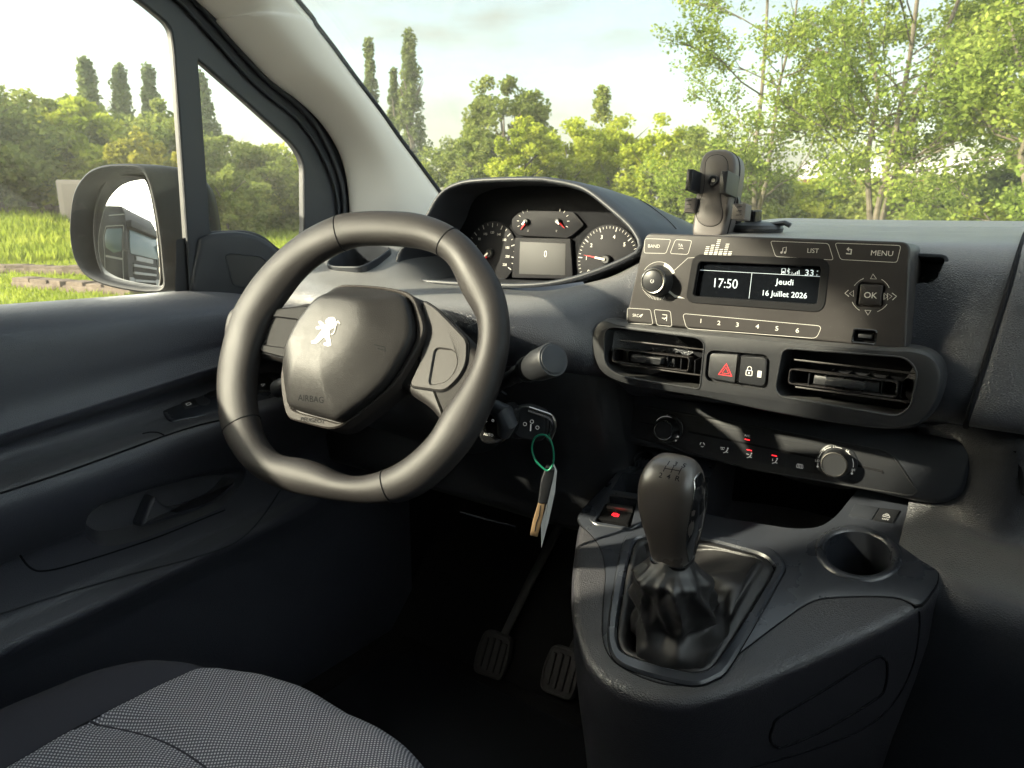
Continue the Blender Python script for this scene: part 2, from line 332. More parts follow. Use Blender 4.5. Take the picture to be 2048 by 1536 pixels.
# ---------------------------------------------------------------- dashboard body
def dashloft(st, name, m, kx=7, kp=5, ang=50):
    xs = [s[0] for s in st]; rows = [[(x, y, z) for y, z in p] for x, p in st]
    cols = spl([[c for q in r for c in q] for r in rows], kx)
    mb = MB(); L = []
    for c in cols: L.append(spl([tuple(c[i:i + 3]) for i in range(0, len(c), 3)], kp, True))
    mb.loft(L); return pub(mb, name, m, ang=ang)
c0 = [(1.32, 1.228), (1.05, 1.237), (.88, 1.237), (.812, 1.224), (.785, 1.17), (.768, 1.11), (.772, 1.075), (.80, 1.058), (.835, 1.04), (1.2, .95), (1.33, 1.0)]
r0 = [(1.32, 1.228), (1.05, 1.238), (.875, 1.238), (.805, 1.224), (.772, 1.17), (.748, 1.11), (.755, 1.078), (.80, 1.066), (.86, 1.05), (1.2, .95), (1.33, 1.0)]
st = [(-.78, [(1.3, 1.2), (1.05, 1.225), (.90, 1.222), (.80, 1.200), (.72, 1.176), (.67, 1.15), (.665, 1.11), (.72, 1.06), (.90, 1.0), (1.2, .95), (1.32, 1.0)]),
      (-.66, [(1.3, 1.2), (1.05, 1.225), (.90, 1.224), (.80, 1.203), (.72, 1.179), (.655, 1.16), (.65, 1.11), (.72, 1.06), (.90, 1.0), (1.2, .95), (1.32, 1.0)]),
      (-.56, [(1.3, 1.2), (1.05, 1.20), (.90, 1.212), (.80, 1.201), (.72, 1.178), (.640, 1.162), (.635, 1.12), (.70, 1.07), (.90, 1.0), (1.2, .95), (1.32, 1.0)]),
      (-.46, [(1.3, 1.19), (1.05, 1.13), (.90, 1.13), (.80, 1.158), (.73, 1.168), (.635, 1.158), (.625, 1.12), (.69, 1.08), (.85, 1.02), (1.2, .95), (1.32, 1.0)]),
      (-.36, [(1.3, 1.19), (1.05, 1.13), (.90, 1.13), (.80, 1.158), (.73, 1.167), (.635, 1.156), (.625, 1.12), (.69, 1.08), (.85, 1.02), (1.2, .95), (1.32, 1.0)]),
      (-.26, [(1.3, 1.19), (1.05, 1.13), (.90, 1.13), (.80, 1.158), (.74, 1.168), (.672, 1.155), (.66, 1.12), (.71, 1.08), (.85, 1.02), (1.2, .95), (1.32, 1.0)]),
      (-.195, [(1.3, 1.215), (1.05, 1.20), (.90, 1.19), (.81, 1.185), (.765, 1.178), (.715, 1.145), (.70, 1.105), (.74, 1.07), (.86, 1.02), (1.2, .95), (1.32, 1.0)]),
      (-.13, [(1.32, 1.228), (1.05, 1.235), (.87, 1.232), (.812, 1.218), (.780, 1.172), (.755, 1.11), (.765, 1.07), (.80, 1.055), (.85, 1.03), (1.2, .95), (1.33, 1.0)]),
      (0, c0), (.12, c0), (.19, r0), (.26, r0), (.5, r0), (.78, r0)]
dash = dashloft(st, 'dashboard', 'dash')
# air slot right of the radio (defroster outlet)
SP = Pl(at(1860, 545, Y=.80), (0, -1, .25))
slot = rnd(SP.L([(1800, 512), (1893, 516), (1872, 566), (1790, 571)]), .006)
cut(dash, MB().slab(SP, slot, -.035, .08, .0001, 1))
TPL = Pl(at(712, 515, Y=.757), (0, -.28, 1)); tyo = rnd(TPL.L([(655, 528), (683, 497), (705, 490), (760, 492), (781, 498), (752, 519), (722, 535), (668, 534)]), .012)
cut(dash, MB().slab(TPL, tyo, -.045, .05, .0001, 1)); pub(MB().ring(TPL, off(ccw(tyo), -.003), off(ccw(tyo), .0003), -.044, .0016, 80, .001), 'tray_rim', 'hood'); pub(MB().slab(TPL, off(ccw(tyo), -.001), -.047, -.043, .0002, 1), 'tray_floor', 'black')
sr = MB(); sr.ring(SP, off(ccw(slot), -.0035), off(ccw(slot), -.0002), -.012, .0005, 64)
for i in range(5): 
    u0 = -.03 + .018 * i; sr.box(SP.P(u0, 0, -.028), (.001, .04, .012))
pub(sr, 'defroster_outlet', 'hood')
# glove box lid, slightly proud of the dash, and the dark gap beside it
def dashY(z, prof=r0):
    P = spl([(y, q) for y, q in prof], 8, True)
    c = [(abs(q - z), y) for y, q in P if y < .9]; return min(c)[1] if c else .8
gl = []
for x in (.206, .212, .32, .5, .76):
    sh = .002 if x == .206 else -.006
    prof = [(.95, 1.241), (.875, 1.2405), (.812, 1.229), (.785, 1.2), (.771, 1.17), (.756, 1.13), (.746, 1.10), (.748, 1.082), (.765, 1.074), (.80, 1.068)]
    gl.append([(x + (.0 if x > .22 else (1.16 - z) * -.12), y + sh * (1 if y < .93 else 0), z + (.002 if y > .8 and sh < 0 else 0)) for y, z in prof])
g = MB(); g.grid(gl, 5, 6); pub(g, 'glove_box_lid', 'dash', ang=60)
seam = [(.2035 + (1.16 - z) * -.12, y - .0035, z + .001) for y, z in [(.95, 1.2415), (.875, 1.240), (.812, 1.228), (.785, 1.2), (.771, 1.17), (.756, 1.13), (.746, 1.10), (.748, 1.082), (.765, 1.072)]]
pub(MB().tube(spl(seam, 5), .0026, 8), 'lid_gap', 'deep')
# lower dashboard to the right of the console and below the glove box
lp = lambda dy, zb, up=0: [(.86 + dy, 1.075), (.815 + dy - up, 1.062), (.822 + dy - up, 1.02), (.824 + dy - up * .7, .978), (.808 + dy, .952), (.782 + dy, .938), (.758 + dy, .922), (.746 + dy, .898), (.752 + dy, .86), (.778 + dy, .74), (.83 + dy, zb), (1.1, zb), (1.15, 1.0)]
dashloft([(.150, lp(.016, .50)), (.185, lp(.006, .50)), (.212, lp(.0, .50, .012)), (.235, lp(-.002, .50, .020)), (.262, lp(-.003, .50, .006)), (.30, lp(-.004, .50)), (.40, lp(-.01, .5)), (.55, lp(0, .5)), (.78, lp(0, .5))], 'lower_dashboard', 'dash')
pub(MB().tube([at(2030, 900, Y=.792), at(2040, 940, Y=.80), at(2046, 985, Y=.80), at(2075, 1010, Y=.79)], .0022, 8), 'trim_gap', 'deep')
# knee panel and steering column area under the wheel
kp_ = [(.72, 1.09), (.735, 1.02), (.765, .95), (.775, .88), (.80, .84), (.95, .80), (1.15, .80), (1.15, 1.0), (.9, 1.05)]
dashloft([(-.72, kp_), (-.60, kp_), (-.48, kp_), (-.36, kp_), (-.25, kp_), (-.19, [(y + .02, z) for y, z in kp_]), (-.165, [(y + .05, z) for y, z in kp_])], 'knee_panel', 'black')
pub(MB().tube([at(921, 1024, Y=.757), at(960, 1035, Y=.757), at(1030, 1053, Y=.757)], .0016, 6), 'knee_panel_edge', 'hood')
# ---------------------------------------------------------------- instrument hood and gauges
HP = Pl((-.34, .775, 1.17), (0, -1, .45))
op = [(856, 431), (872, 402), (890, 382), (914, 371), (942, 365), (1007, 361.5), (1078, 361.5), (1098, 364), (1136, 371), (1171, 384), (1218, 421), (1254, 454), (1270, 478), (1274, 491), (1263, 504), (1195, 534), (1125, 555), (1054, 564), (960, 563), (880, 559), (819, 553), (799, 542), (796, 520), (806, 498), (830, 466)]
opn = resamp(spl(HP.L(op), 6, True), 120); opn = ccw(opn)
cx0 = np.mean(np.array(opn), 0)
def hoodloop(P, pl_h): return [HP.P(u, v, pl_h) for u, v in P]
hb = MB(); L = []
outer = off(opn, -.0065)
L.append([V3((p.x, .93, max(p.z, 1.14))) for p in hoodloop(off(opn, -.001), -.02)])
L.append(hoodloop(off(opn, -.0005), -.008)); L.append(hoodloop(opn, -.0025)); L.append(hoodloop(off(opn, -.0012), -.0006)); L.append(hoodloop(off(opn, -.0035), .0002)); L.append(hoodloop(off(opn, -.0055), -.0008)); L.append(hoodloop(off(opn, -.0070), -.0025))
def back(dy, dz, fl, gr):
    o = []
    for p in hoodloop(off(opn, -.0075), -.003):
        z = p.z; z = z - dz * max(0, (z - 1.18) / .12); x = p.x + (p.x + .34) * gr
        o.append(V3((x, p.y + dy, z if z > 1.19 else z - dz * .0)))
    return o
L += [back(.02, .001, 0, .015), back(.06, .005, 0, .05), back(.12, .015, 0, .12), back(.19, .034, 0, .20), back(.27, .062, 0, .3)]
hb.loft(L, (False, True)); hood = pub(hb, 'instrument_hood', 'hood', ang=50)
from mathutils.bvhtree import BVHTree
dgh = bpy.context.evaluated_depsgraph_get(); dgh.update(); bvh_h = BVHTree.FromObject(hood, dgh)
hsm = [bvh_h.ray_cast(CAM, ray(x, y).normalized())[0] for x, y in spl([(1240, 384), (1272, 396), (1305, 416), (1335, 440), (1352, 458)], 4)]; hsm = [p for p in hsm if p]
if len(hsm) > 4: pub(MB().tube(hsm, .0009, 6), 'hood_seam', 'deep')
# cluster
IP = Pl((-.34, .895, 1.195), (0, -1, .12)); ic = empty('instrument_cluster', (-.34, .895, 1.195), 0, van)
def onic(mb, name, m, **k):
    o = mb.make(name, M[m], ic, **k); o.matrix_parent_inverse = Matrix.Translation((.34, -.895, -1.195)); return o
big = [(q_.x + .34, max(q_.z, 1.142) - 1.195) for q_ in hoodloop(off(opn, -.001), 0)]
onic(MB().slab(IP, big, -.01, 0, .001), 'backing', 'deep')
A = IP.uv(985, 507); T = IP.uv(1217, 520)
def disc(c, r, n=56, a0=0, a1=360): return [(c[0] + r * math.cos(R(a0 + (a1 - a0) * i / n)), c[1] + r * math.sin(R(a0 + (a1 - a0) * i / n))) for i in range(n + (a1 - a0 != 360))]
RG = .047
for c in (A, T): onic(MB().slab(IP, disc(c, RG), 0, .004, .001), 'gauge_dial', 'cluster')
tp = rnd(IP.L([(1046, 421), (1150, 424), (1172, 450), (1150, 470), (1138, 477), (1043, 472), (1030, 462), (1026, 440)]), .004)
onic(MB().slab(IP, tp, 0, .005, .001), 'gauge_dial', 'cluster')
scf = rnd(IP.L([(1034, 476), (1145, 478), (1150, 558), (1028, 556)]), .002); scr = IP.L([(1045, 484), (1136, 488), (1135, 551), (1043, 548)])
onic(MB().slab(IP, scf, 0, .006, .001), 'screen_surround', 'cluster'); onic(MB().slab(IP, scr, .004, .0065, .0002), 'trip_screen', 'lcdgrey')
lt = MB()
def pol(c, a, r): return (c[0] + r * math.cos(R(a)), c[1] + r * math.sin(R(a)))
for c, n_, nums, a0, a1, sub in ((A, 12, [0, 20, 40, 60, 80, 100, 120, 140, 160, 180, 200, 220], 234, -30, 2), (T, 6, [0, 1, 2, 3, 4, 5, 6], 212, 8, 5)):
    nn = len(nums) - 1
    for i, v in enumerate(nums):
        a = a0 + (a1 - a0) * i / nn
        lt.ribbon(IP, [pol(c, a, RG * .82), pol(c, a, RG * .95)], .0011, .0042); lt.text(IP, str(v), pol(c, a, RG * (.66 if sub == 2 else .68)), .0036 if sub == 2 else .0052, .0043, bold=.02)
        if i < nn:
            for j in range(1, sub):
                b_ = a + (a1 - a0) / nn * j / sub; lt.ribbon(IP, [pol(c, b_, RG * .88), pol(c, b_, RG * .95)], .0006, .0042)
SG = (IP.uv(1058, 444), IP.uv(1121, 444))
for k_, c in enumerate(SG):
    for i in range(5):
        a = 205 - 28 * i if k_ == 0 else -25 + 28 * i; lt.ribbon(IP, [pol(c, a, .014), pol(c, a, .0175)], .0007, .0052)
    lt.text(IP, 'E' if 0 else 'C', pol(c, -78 if k_ == 0 else -100, .013), .0026, .0053)
lt.text(IP, '0', IP.uv(1096, 508), .0095, .0068, sx=.8)
onic(lt, 'lettering', 'white', smooth=False, fix=False)
def needle(c, a, l, h, m='needle', w=.0032):
    q = [pol(c, a + 90, w * .6), pol(c, a, l), pol(c, a - 90, w * .6)]
    o = onic(MB().slab(IP, q, h, h + .0018, .0003, 1), 'needle', m); onic(MB().lathe(IP.P(*c, h - .001), IP.n, [(.0068 if l > .02 else .0042, 0), (.0068 if l > .02 else .0042, .0035), (.005 if l > .02 else .003, .005), (.0001, .005)], 24), 'needle_cap', 'black')
    e = pol(c, a, l * .42); onic(MB().slab(IP, [pol(c, a + 90, w * .5), pol(e, a + 90, w * .45), pol(e, a - 90, w * .45), pol(c, a - 90, w * .5)], h + .0045, h + .006, .0003, 1), 'needle_base', 'steel')
needle(A, 220, .034, .006); needle(T, 172, .036, .006); needle(SG[0], 232, .015, .006, w=.0028); needle(SG[1], -38, .015, .006, w=.0028)
# ---------------------------------------------------------------- radio
RP = Pl((0, .742, 1.19), (0, -1, .07)); rad = empty('radio', (0, .742, 1.19), 0, van)
def onr(mb, name, m, **k):
    o = mb.make(name, M[m], rad, **k); o.matrix_parent_inverse = Matrix.Translation((0, -.742, -1.19)); return o
rl = RP.L([(1291, 466), (1822, 484), (1812, 699), (1250, 644)]); rlo = rnd(rl, [.008, .009, .004, .004], 6)
body = onr(MB().slab(RP, rlo, -.085, 0, .0022, 4), 'faceplate', 'radio')
scw = rnd(RP.L([(1398, 523), (1643, 533), (1634, 609), (1386, 592)]), .0022, 3)
bev = off(ccw(scw), -.0042)
cut(body, MB().slab(RP, scw, -.0062, .01, .0001, 1))
fr = MB()
Lh = [[RP.P(u, v, .0003) for u, v in bev], [RP.P(u, v, -.0008) for u, v in off(bev, .0009)], [RP.P(u, v, -.0045) for u, v in off(ccw(scw), -.0003)]]
onr(MB().ring(RP, off(ccw(scw), -.0075), off(ccw(scw), .0001), -.003, .0009, 80, .0007), 'display_surround', 'spoke')
onr(MB().slab(RP, off(ccw(scw), -.0006), -.0072, -.0052, .0002, 1), 'display', 'screen')
dt = MB(); D_ = -.0050
def rt_(s, px, py, h, **k): dt.text(RP, s, RP.uv(px, py, -.005), h, -.0048, **k)
rt_('17:50', 1450, 566, .0098, sx=.92); rt_('Jeudi', 1570, 563.5, .0058, bold=.01, sx=1.1); rt_('16 Juillet 2026', 1568, 588, .0056, bold=.01, sx=1.0)
rt_('33', 1619, 545, .0060, bold=.01, sx=1.1); rt_('o', 1635, 541.5, .0018); rt_('c', 1634, 549, .0024)
q = lambda pts: [RP.uv(x, y, -.005) for x, y in pts]
dt.ribbon(RP, q([(1400, 540), (1640, 553)]), .0004, D_); dt.ribbon(RP, q([(1504, 546), (1498, 597)]), .0004, D_)
dt.ribbon(RP, q([(1564, 537), (1571, 537), (1570, 549), (1563, 548)]), .0005, D_, closed=True); dt.ribbon(RP, q([(1565, 544), (1569, 545)]), .0018, D_)
dt.ribbon(RP, q([(1574, 540), (1580, 545), (1577, 548), (1577, 536), (1580, 539), (1574, 544)]), .0004, D_); dt.text(RP, '2', q([(1584, 546)])[0], .002, -.0048)
for i in range(4): dt.ribbon(RP, q([(1588 + i * 3.4, 549), (1588 + i * 3.4, 547 - i * 2.2)]), .0008, D_)
onr(dt, 'display_text', 'lit', smooth=False, fix=False)
# printed outlines, words and symbols
pr_ = MB()
def outl(pts, r=.0025, w=.00042): pr_.ribbon(RP, rnd(RP.L(pts), r, 4), w, .0001, closed=True, th=.00012)
outl([(1290, 477), (1342, 479), (1332, 507), (1288, 506)]); outl([(1351, 479), (1384, 481), (1376, 509), (1340, 507)])
outl([(1541, 482), (1657, 487), (1667, 520), (1551, 513)]); outl([(1670, 486), (1802, 491), (1794, 525), (1681, 519)])
outl([(1255, 616), (1301, 619), (1306, 649), (1254, 646)]); outl([(1308, 619), (1341, 622), (1344, 653), (1314, 650)])
outl([(1365, 627), (1644, 652), (1633, 677), (1373, 657)], .0045)
def pt(s, px, py, h, **k): pr_.text(RP, s, RP.uv(px, py), h, .00035, **k)
pt('BAND', 1308, 492, .0036, sx=1.05); pt('TA', 1361, 490.5, .0031); pt('LIST', 1626, 501, .0044); pt('MENU', 1764, 506, .0048, sx=1.05)
pt('SRC', 1272, 630.5, .0034); pt('OK', 1741, 590, .0056, bold=.01)
for i, (x, y) in enumerate(((1402, 641.5), (1438, 645.5), (1475, 649), (1515, 652.5), (1554, 656.5), (1595, 660.5))): pt(str(i + 1), x, y, .0046, bold=.015, sx=1.15)
def rb(pts, w=.0007): pr_.ribbon(RP, RP.L(pts), w, .0001, th=.0002)
def rbc(pts, w=.0006): pr_.ribbon(RP, RP.L(pts), w, .0001, closed=True, th=.0002)
for dx in (0, 7): pr_.slab(RP, disc(RP.uv(1563 + dx, 505), .0011, 12), .0001, .0003, .00005, 1)
rb([(1565, 505), (1566, 496), (1573, 494), (1572, 504)], .0007)
rb([(1692, 507), (1702, 508), (1703, 499), (1695, 498)], .0012); rb([(1698, 495), (1694, 498.5), (1698, 502)], .0008)
rb([(1357, 498), (1362, 496), (1367, 498)], .0004); rb([(1279, 633), (1284, 629)], .0011); rb([(1281, 635), (1286, 628)], .0005)
rb([(1325, 629), (1334, 630), (1333, 637), (1324, 636)], .0008); rb([(1328, 639), (1334, 633), (1333, 642)], .0009)
rbc([(1746, 548), (1753, 558), (1741, 557.5)]); rbc([(1736, 630), (1742, 621), (1730, 620.5)])
for x in (0, 1): rbc([(1690 + 9 * x, 587), (1698 + 9 * x, 581), (1698 + 9 * x, 593)]) if x else rb([(1697, 580), (1690, 586.5), (1698, 593)])
for x in (0, 1): rbc([(1783 - 7 * x + 0, 592.5), (1775 - 7 * x, 586), (1775 - 7 * x, 599)]) if x else rb([(1784, 586), (1793, 592.5), (1785, 600)])
rbc([(1775, 586.5), (1784, 592.5), (1775, 600)])
OKc = RP.uv(1741, 590)
for a in (45, 135, 225, 315): pr_.ribbon(RP, [pol(OKc, a + d, .0165) for d in range(-18, 19, 6)], .0004, .0001)
for i, hh in enumerate((5, 6, 9, 4, 7, 3)):
    for j in range(hh):
        x0, y0 = 1412 + i * 9.4 + j * 1.0, 508.5 + i * .5 - j * 3.7; h_ = 2.5 if j < 2 else 1.5
        pr_.slab(RP, RP.L([(x0 - 3.6, y0 - h_ / 2), (x0 + 3.4, y0 - h_ / 2), (x0 + 3.0, y0 + h_ / 2), (x0 - 4, y0 + h_ / 2)]), .0001, .0003, .00003, 1)
KN = RP.uv(1317, 562)
for i in range(22): a = 188 + i * 5.2; pr_.ribbon(RP, [pol(KN, a, .0172), pol(KN, a, .0205)], .0004, .0001)
pr_.ribbon(RP, [pol(KN, a, .0205) for a in range(70, 150, 6)], .0004, .0001)
pr_.ribbon(RP, RP.L([(1343, 546), (1376, 516), (1392, 515), (1640, 523)]), .0004, .0001)
onr(pr_, 'lettering', 'white', smooth=False, fix=False)
arc = MB(); arc.slab(RP, disc(KN, .0205, 10, 28, 74) + disc(KN, .0165, 10, 74, 28), .0001, .0004, .00005, 1)
arc.slab(RP, RP.L([(1336, 578), (1349, 589), (1370, 597), (1350, 595), (1333, 581)]), .0001, .0004, .00005, 1)
onr(arc, 'printed_arc', 'white')
kn = MB(); kn.lathe(RP.P(*KN, 0), RP.n, [(.0168, 0), (.0168, .002), (.0152, .0045), (.0150, .0105), (.0142, .0128), (.0135, .0135), (.0001, .0135)], 48); onr(kn, 'volume_knob', 'black')
cp_ = MB(); cp_.lathe(RP.P(*KN, .0125), RP.n, [(.0138, 0), (.0136, .0022), (.0126, .0028), (.0117, .0026), (.0113, .0016), (.0001, .0015)], 48); onr(cp_, 'knob_ring', 'chrome')
kc = MB(); kc.lathe(RP.P(*KN, .0135), RP.n, [(.0113, 0), (.0113, .0022), (.0105, .0026), (.0001, .0026)], 40); onr(kc, 'knob_cap', 'bezel')
pg = MB(); kp2 = Pl(RP.P(*KN, .0164), RP.n); pg.ribbon(kp2, [(.0018 * math.cos(R(a)), .0018 * math.sin(R(a))) for a in range(110, 431, 20)], .0005, 0); pg.ribbon(kp2, [(0, 0), (.002, 0)], .0005, 0); onr(pg, 'power_symbol', 'printgrey', smooth=False)
okb = rnd([(OKc[0] + a * .0118, OKc[1] + b * .0118) for a, b in ((-1, -1), (1, -1), (1, 1), (-1, 1))], .0045)
cut(body, MB().slab(RP, okb, -.004, .01, .0001, 1))
onr(MB().slab(RP, off(ccw(okb), .0022), -.004, 0, .0012, 3), 'ok_button', 'radio'); 
us = rnd(RP.L([(1707, 657), (1754, 661), (1751, 690), (1703, 685)]), .0018, 3)
cut(body, MB().slab(RP, us, -.010, .01, .0001, 1)); onr(MB().ring(RP, off(ccw(us), -.0006), off(ccw(us), .0012), -.009, .0005, 60), 'usb_surround', 'gloss')
ub = MB(); ub.slab(RP, off(ccw(us), .0005), -.012, -.0085, .0002, 1); onr(ub, 'usb_port', 'gloss')
uc = RP.uv(1729, 673); onr(MB().slab(RP, [(uc[0] + a * .0058, uc[1] + b * .0016) for a, b in ((-1, -1), (1, -1), (1, 1), (-1, 1))], -.0085, -.002, .0003), 'usb_tongue', 'black')
# ---------------------------------------------------------------- air vents and hazard switch bezel
VP = Pl((0, .722, 1.11), (0, -1, .10)); vb = empty('vent_panel', (0, .722, 1.11), 0, van)
def onv(mb, name, m, **k):
    o = mb.make(name, M[m], vb, **k); o.matrix_parent_inverse = Matrix.Translation((0, -.722, -1.11)); return o
oo = spl(VP.L([(1206, 640), (1250, 650), (1400, 665), (1600, 684), (1760, 698), (1826, 701), (1866, 716), (1884, 750), (1872, 805), (1840, 846), (1790, 858), (1700, 851), (1540, 825), (1400, 795), (1270, 774), (1208, 750), (1186, 712), (1184, 665)]), 6, True)
oo = ccw(resamp(oo, 150))
vp = MB(); LL = []
for h, d in ((-.07, -.003), (-.012, -.0015), (-.004, 0), (-.001, .0015), (0, .004)): LL.append([VP.P(u, v, h) for u, v in off(oo, d)])
vp.loft(LL, (True, True)); vplate = onv(vp, 'bezel', 'bezel')
v1 = rnd(VP.L([(1211, 653), (1395, 676), (1408, 686), (1399, 778), (1385, 776), (1238, 752), (1208, 728)]), [.012, .004, .004, .006, .003, .012, .012], 5)
v2 = rnd(VP.L([(1566, 697), (1812, 716), (1834, 742), (1822, 812), (1796, 833), (1562, 793), (1551, 778)]), [.007, .012, .012, .012, .012, .006, .006], 5)
sw = rnd(VP.L([(1418, 704), (1536, 714), (1531, 776), (1413, 758)]), .0065, 5)
for P_ in (v1, v2): cut(vplate, MB().slab(VP, P_, -.045, .02, .0001, 1))
cut(vplate, MB().slab(VP, off(ccw(sw), -.0022), -.006, .02, .0001, 1))
for P_, hub, name in ((v1, (1227, 703, 1380, 734), 'l'), (v2, (1580, 742, 1798, 772), 'r')):
    c = np.mean(np.array(P_), 0); lo = np.min(np.array(P_), 0); hi = np.max(np.array(P_), 0)
    av = empty('air_vent', VP.P(*c), 0, vb); av.matrix_parent_inverse = Matrix.Translation((0, -.722, -1.11))
    inv = Matrix.Translation(-VP.P(*c))
    def pv(mb, nm, m_): o = mb.make(nm, M[m_], vb); o.matrix_parent_inverse = Matrix.Translation((0, -.722, -1.11)); return o
    bpy.data.objects.remove(av)
    pv(MB().ring(VP, off(ccw(P_), -.0014), off(ccw(P_), .0004), -.02, .0009, 110), 'vent_rim', 'bezel')
    pv(MB().slab(VP, off(ccw(P_), -.001), -.0455, -.042, .0002, 1), 'duct_backing', 'deep')
    w_ = hi[0] - lo[0]; hh = hi[1] - lo[1]
    for k in range(7):
        u0 = lo[0] + w_ * (k + .7) / 7.4; b_ = MB(); b_.box(VP.P(u0, c[1], -.034), (.0011, hh * .93, .014)); pv(b_, 'fin', 'deep')
    for f_ in (.26, .76):
        v0 = lo[1] + hh * (1 - f_); ins = .006 if f_ < .5 else .010
        b_ = MB(); b_.box(VP.P(c[0], v0, -.011), (w_ - ins * 2, .0016, .012), Matrix.Rotation(R(-8), 3, 'X') @ Matrix(((1, 0, 0), (0, 0, -1), (0, 1, 0))).transposed() if 0 else Matrix.Rotation(R(78), 3, 'X'), .0004); pv(b_, 'slat', 'radio')
    x0, y0, x1, y1 = hub
    uA = VP.uv(x0, y0 - 8, -.006); uB = VP.uv(x1, y1 - 12, -.006); hl = [(uA[0], c[1] + hh * .13), (uB[0], c[1] + hh * .13), (uB[0], c[1] - hh * .16), (uA[0], c[1] - hh * .16)]
    hl = ccw(rnd(hl, .003)); pv(MB().ring(VP, hl, off(hl, .0012), -.018, -.004, 70), 'slat_frame', 'radio')
    th = MB(); um = (uA[0] + uB[0]) / 2 + (.004 if name == 'r' else -.002); th.slab(VP, rnd([(um - .018, c[1] + hh * .05), (um + .018, c[1] + hh * .05), (um + .016, c[1] - hh * .09), (um - .018, c[1] - hh * .09)], .002), -.016, -.0005, .0012); pv(th, 'slider_tab', 'bezel')
    th = MB(); th.slab(VP, rnd([(um - .030, c[1] + hh * .07), (um + .028, c[1] + hh * .07), (um + .028, c[1] - hh * .12), (um - .030, c[1] - hh * .12)], .001), -.022, -.012, .0008); pv(th, 'slider_carriage', 'black')
swl = [p for p in ccw(sw)]; um = VP.uv(1475, 740)[0]
lft = [(min(u, um - .0003), v) for u, v in swl]; rgt = [(max(u, um + .0003), v) for u, v in swl]
onv(MB().slab(VP, off(ccw(lft), .0006), -.006, -.0008, .0012, 3), 'hazard_button', 'black'); onv(MB().slab(VP, off(ccw(rgt), .0006), -.006, -.0008, .0012, 3), 'lock_button', 'black')
tr = MB(); 
for s_, w in ((1, .0016), (.52, .0009)): 
    cx, cy = VP.uv(1451, 741); e = .0078 * s_; tr.ribbon(VP, [(cx + e * math.cos(R(a)), cy - .001 + e * math.sin(R(a))) for a in (90, 210, 330)], w, -.0006, closed=True)
onv(tr, 'hazard_symbol', 'red', smooth=False)
lk2 = MB(); cx, cy = VP.uv(1498, 744); lk2.ribbon(VP, rnd([(cx - .003, cy - .0035), (cx + .003, cy - .0035), (cx + .003, cy + .0015), (cx - .003, cy + .0015)], .0008), .0007, -.0006, closed=True); lk2.ribbon(VP, [(cx - .002, cy + .0015)] + [(cx + .002 * math.cos(R(a)), cy + .0035 + .002 * math.sin(R(a))) for a in range(180, -1, -30)] + [(cx + .002, cy + .0015)], .0006, -.0006); lk2.ribbon(VP, [(cx, cy), (cx, cy - .002)], .0014, -.0006)
cx2, cy2 = VP.uv(1519, 748); lk2.slab(VP, [(cx2 - .0022, cy2 - .0035), (cx2 + .0018, cy2 - .0035), (cx2 + .0018, cy2 + .003), (cx2 - .0022, cy2 + .003)], -.0008, -.0005, .0001, 1)
onv(lk2, 'lock_symbol', 'printgrey', smooth=False)
# ---------------------------------------------------------------- climate panel
KP = Pl((0, .815, 1.0), (0, -1, .12))
cb = spl(KP.L([(1215, 770), (1500, 830), (1760, 866), (1880, 880), (1940, 880), (1950, 892), (1940, 930), (1917, 985), (1885, 1003), (1840, 1001), (1700, 972), (1500, 934), (1240, 880), (1195, 850), (1192, 800)]), 5, True)
cpb = MB(); Ls = []
for h, d in ((-.08, -.006), (-.01, -.003), (-.003, 0), (0, .004)): Ls.append([KP.P(u, v, h) for u, v in off(ccw(resamp(cb, 120)), d)])
cpb.loft(Ls); pub(cpb, 'centre_fascia', 'hood')
cl = empty('climate_panel', (0, .815, 1.0), 0, van)
def onc(mb, name, m, **k):
    o = mb.make(name, M[m], cl, **k); o.matrix_parent_inverse = Matrix.Translation((0, -.815, -1.0)); return o
co = rnd(KP.L([(1258, 807), (1500, 851), (1768, 902), (1788, 914), (1836, 985), (1824, 992), (1500, 938), (1262, 872), (1240, 852)]), .006, 5)
onc(MB().ring(KP, off(ccw(co), -.0012), off(ccw(co), .0008), -.002, .0012, 140), 'panel_edge', 'bezel'); onc(MB().slab(KP, co, -.004, .0006, .0005), 'backing', 'black')
cs = MB(); cs.ribbon(KP, KP.L([(1278, 843), (1308, 849)]), .0012, .0008, th=.0008); cs.ribbon(KP, KP.L([(1378, 863), (1632, 915)]), .0022, .0008, th=.0012); cs.ribbon(KP, KP.L([(1716, 931), (1764, 942), (1766, 946)]), .0022, .0008, th=.001)
onc(cs, 'chrome_strip', 'spoke')
for x0, y0, x1, y1 in ((1420, 855, 1490, 868), (1490, 868, 1570, 884), (1570, 884, 1640, 898)): pass
cg = MB()
for x in (1372, 1425, 1475, 1522, 1572, 1626): cg.ribbon(KP, KP.L([(x + 2, 876 + (x - 1372) * .205), (x - 3, 905 + (x - 1372) * .205)]), .0004, .0008)
cg.ribbon(KP, KP.L([(1250, 815), (1500, 860), (1765, 910)]), .0005, .0008); cg.ribbon(KP, KP.L([(1262, 822), (1500, 866), (1640, 893)]), .0003, .0008)
onc(cg, 'panel_seams', 'hood', smooth=False)
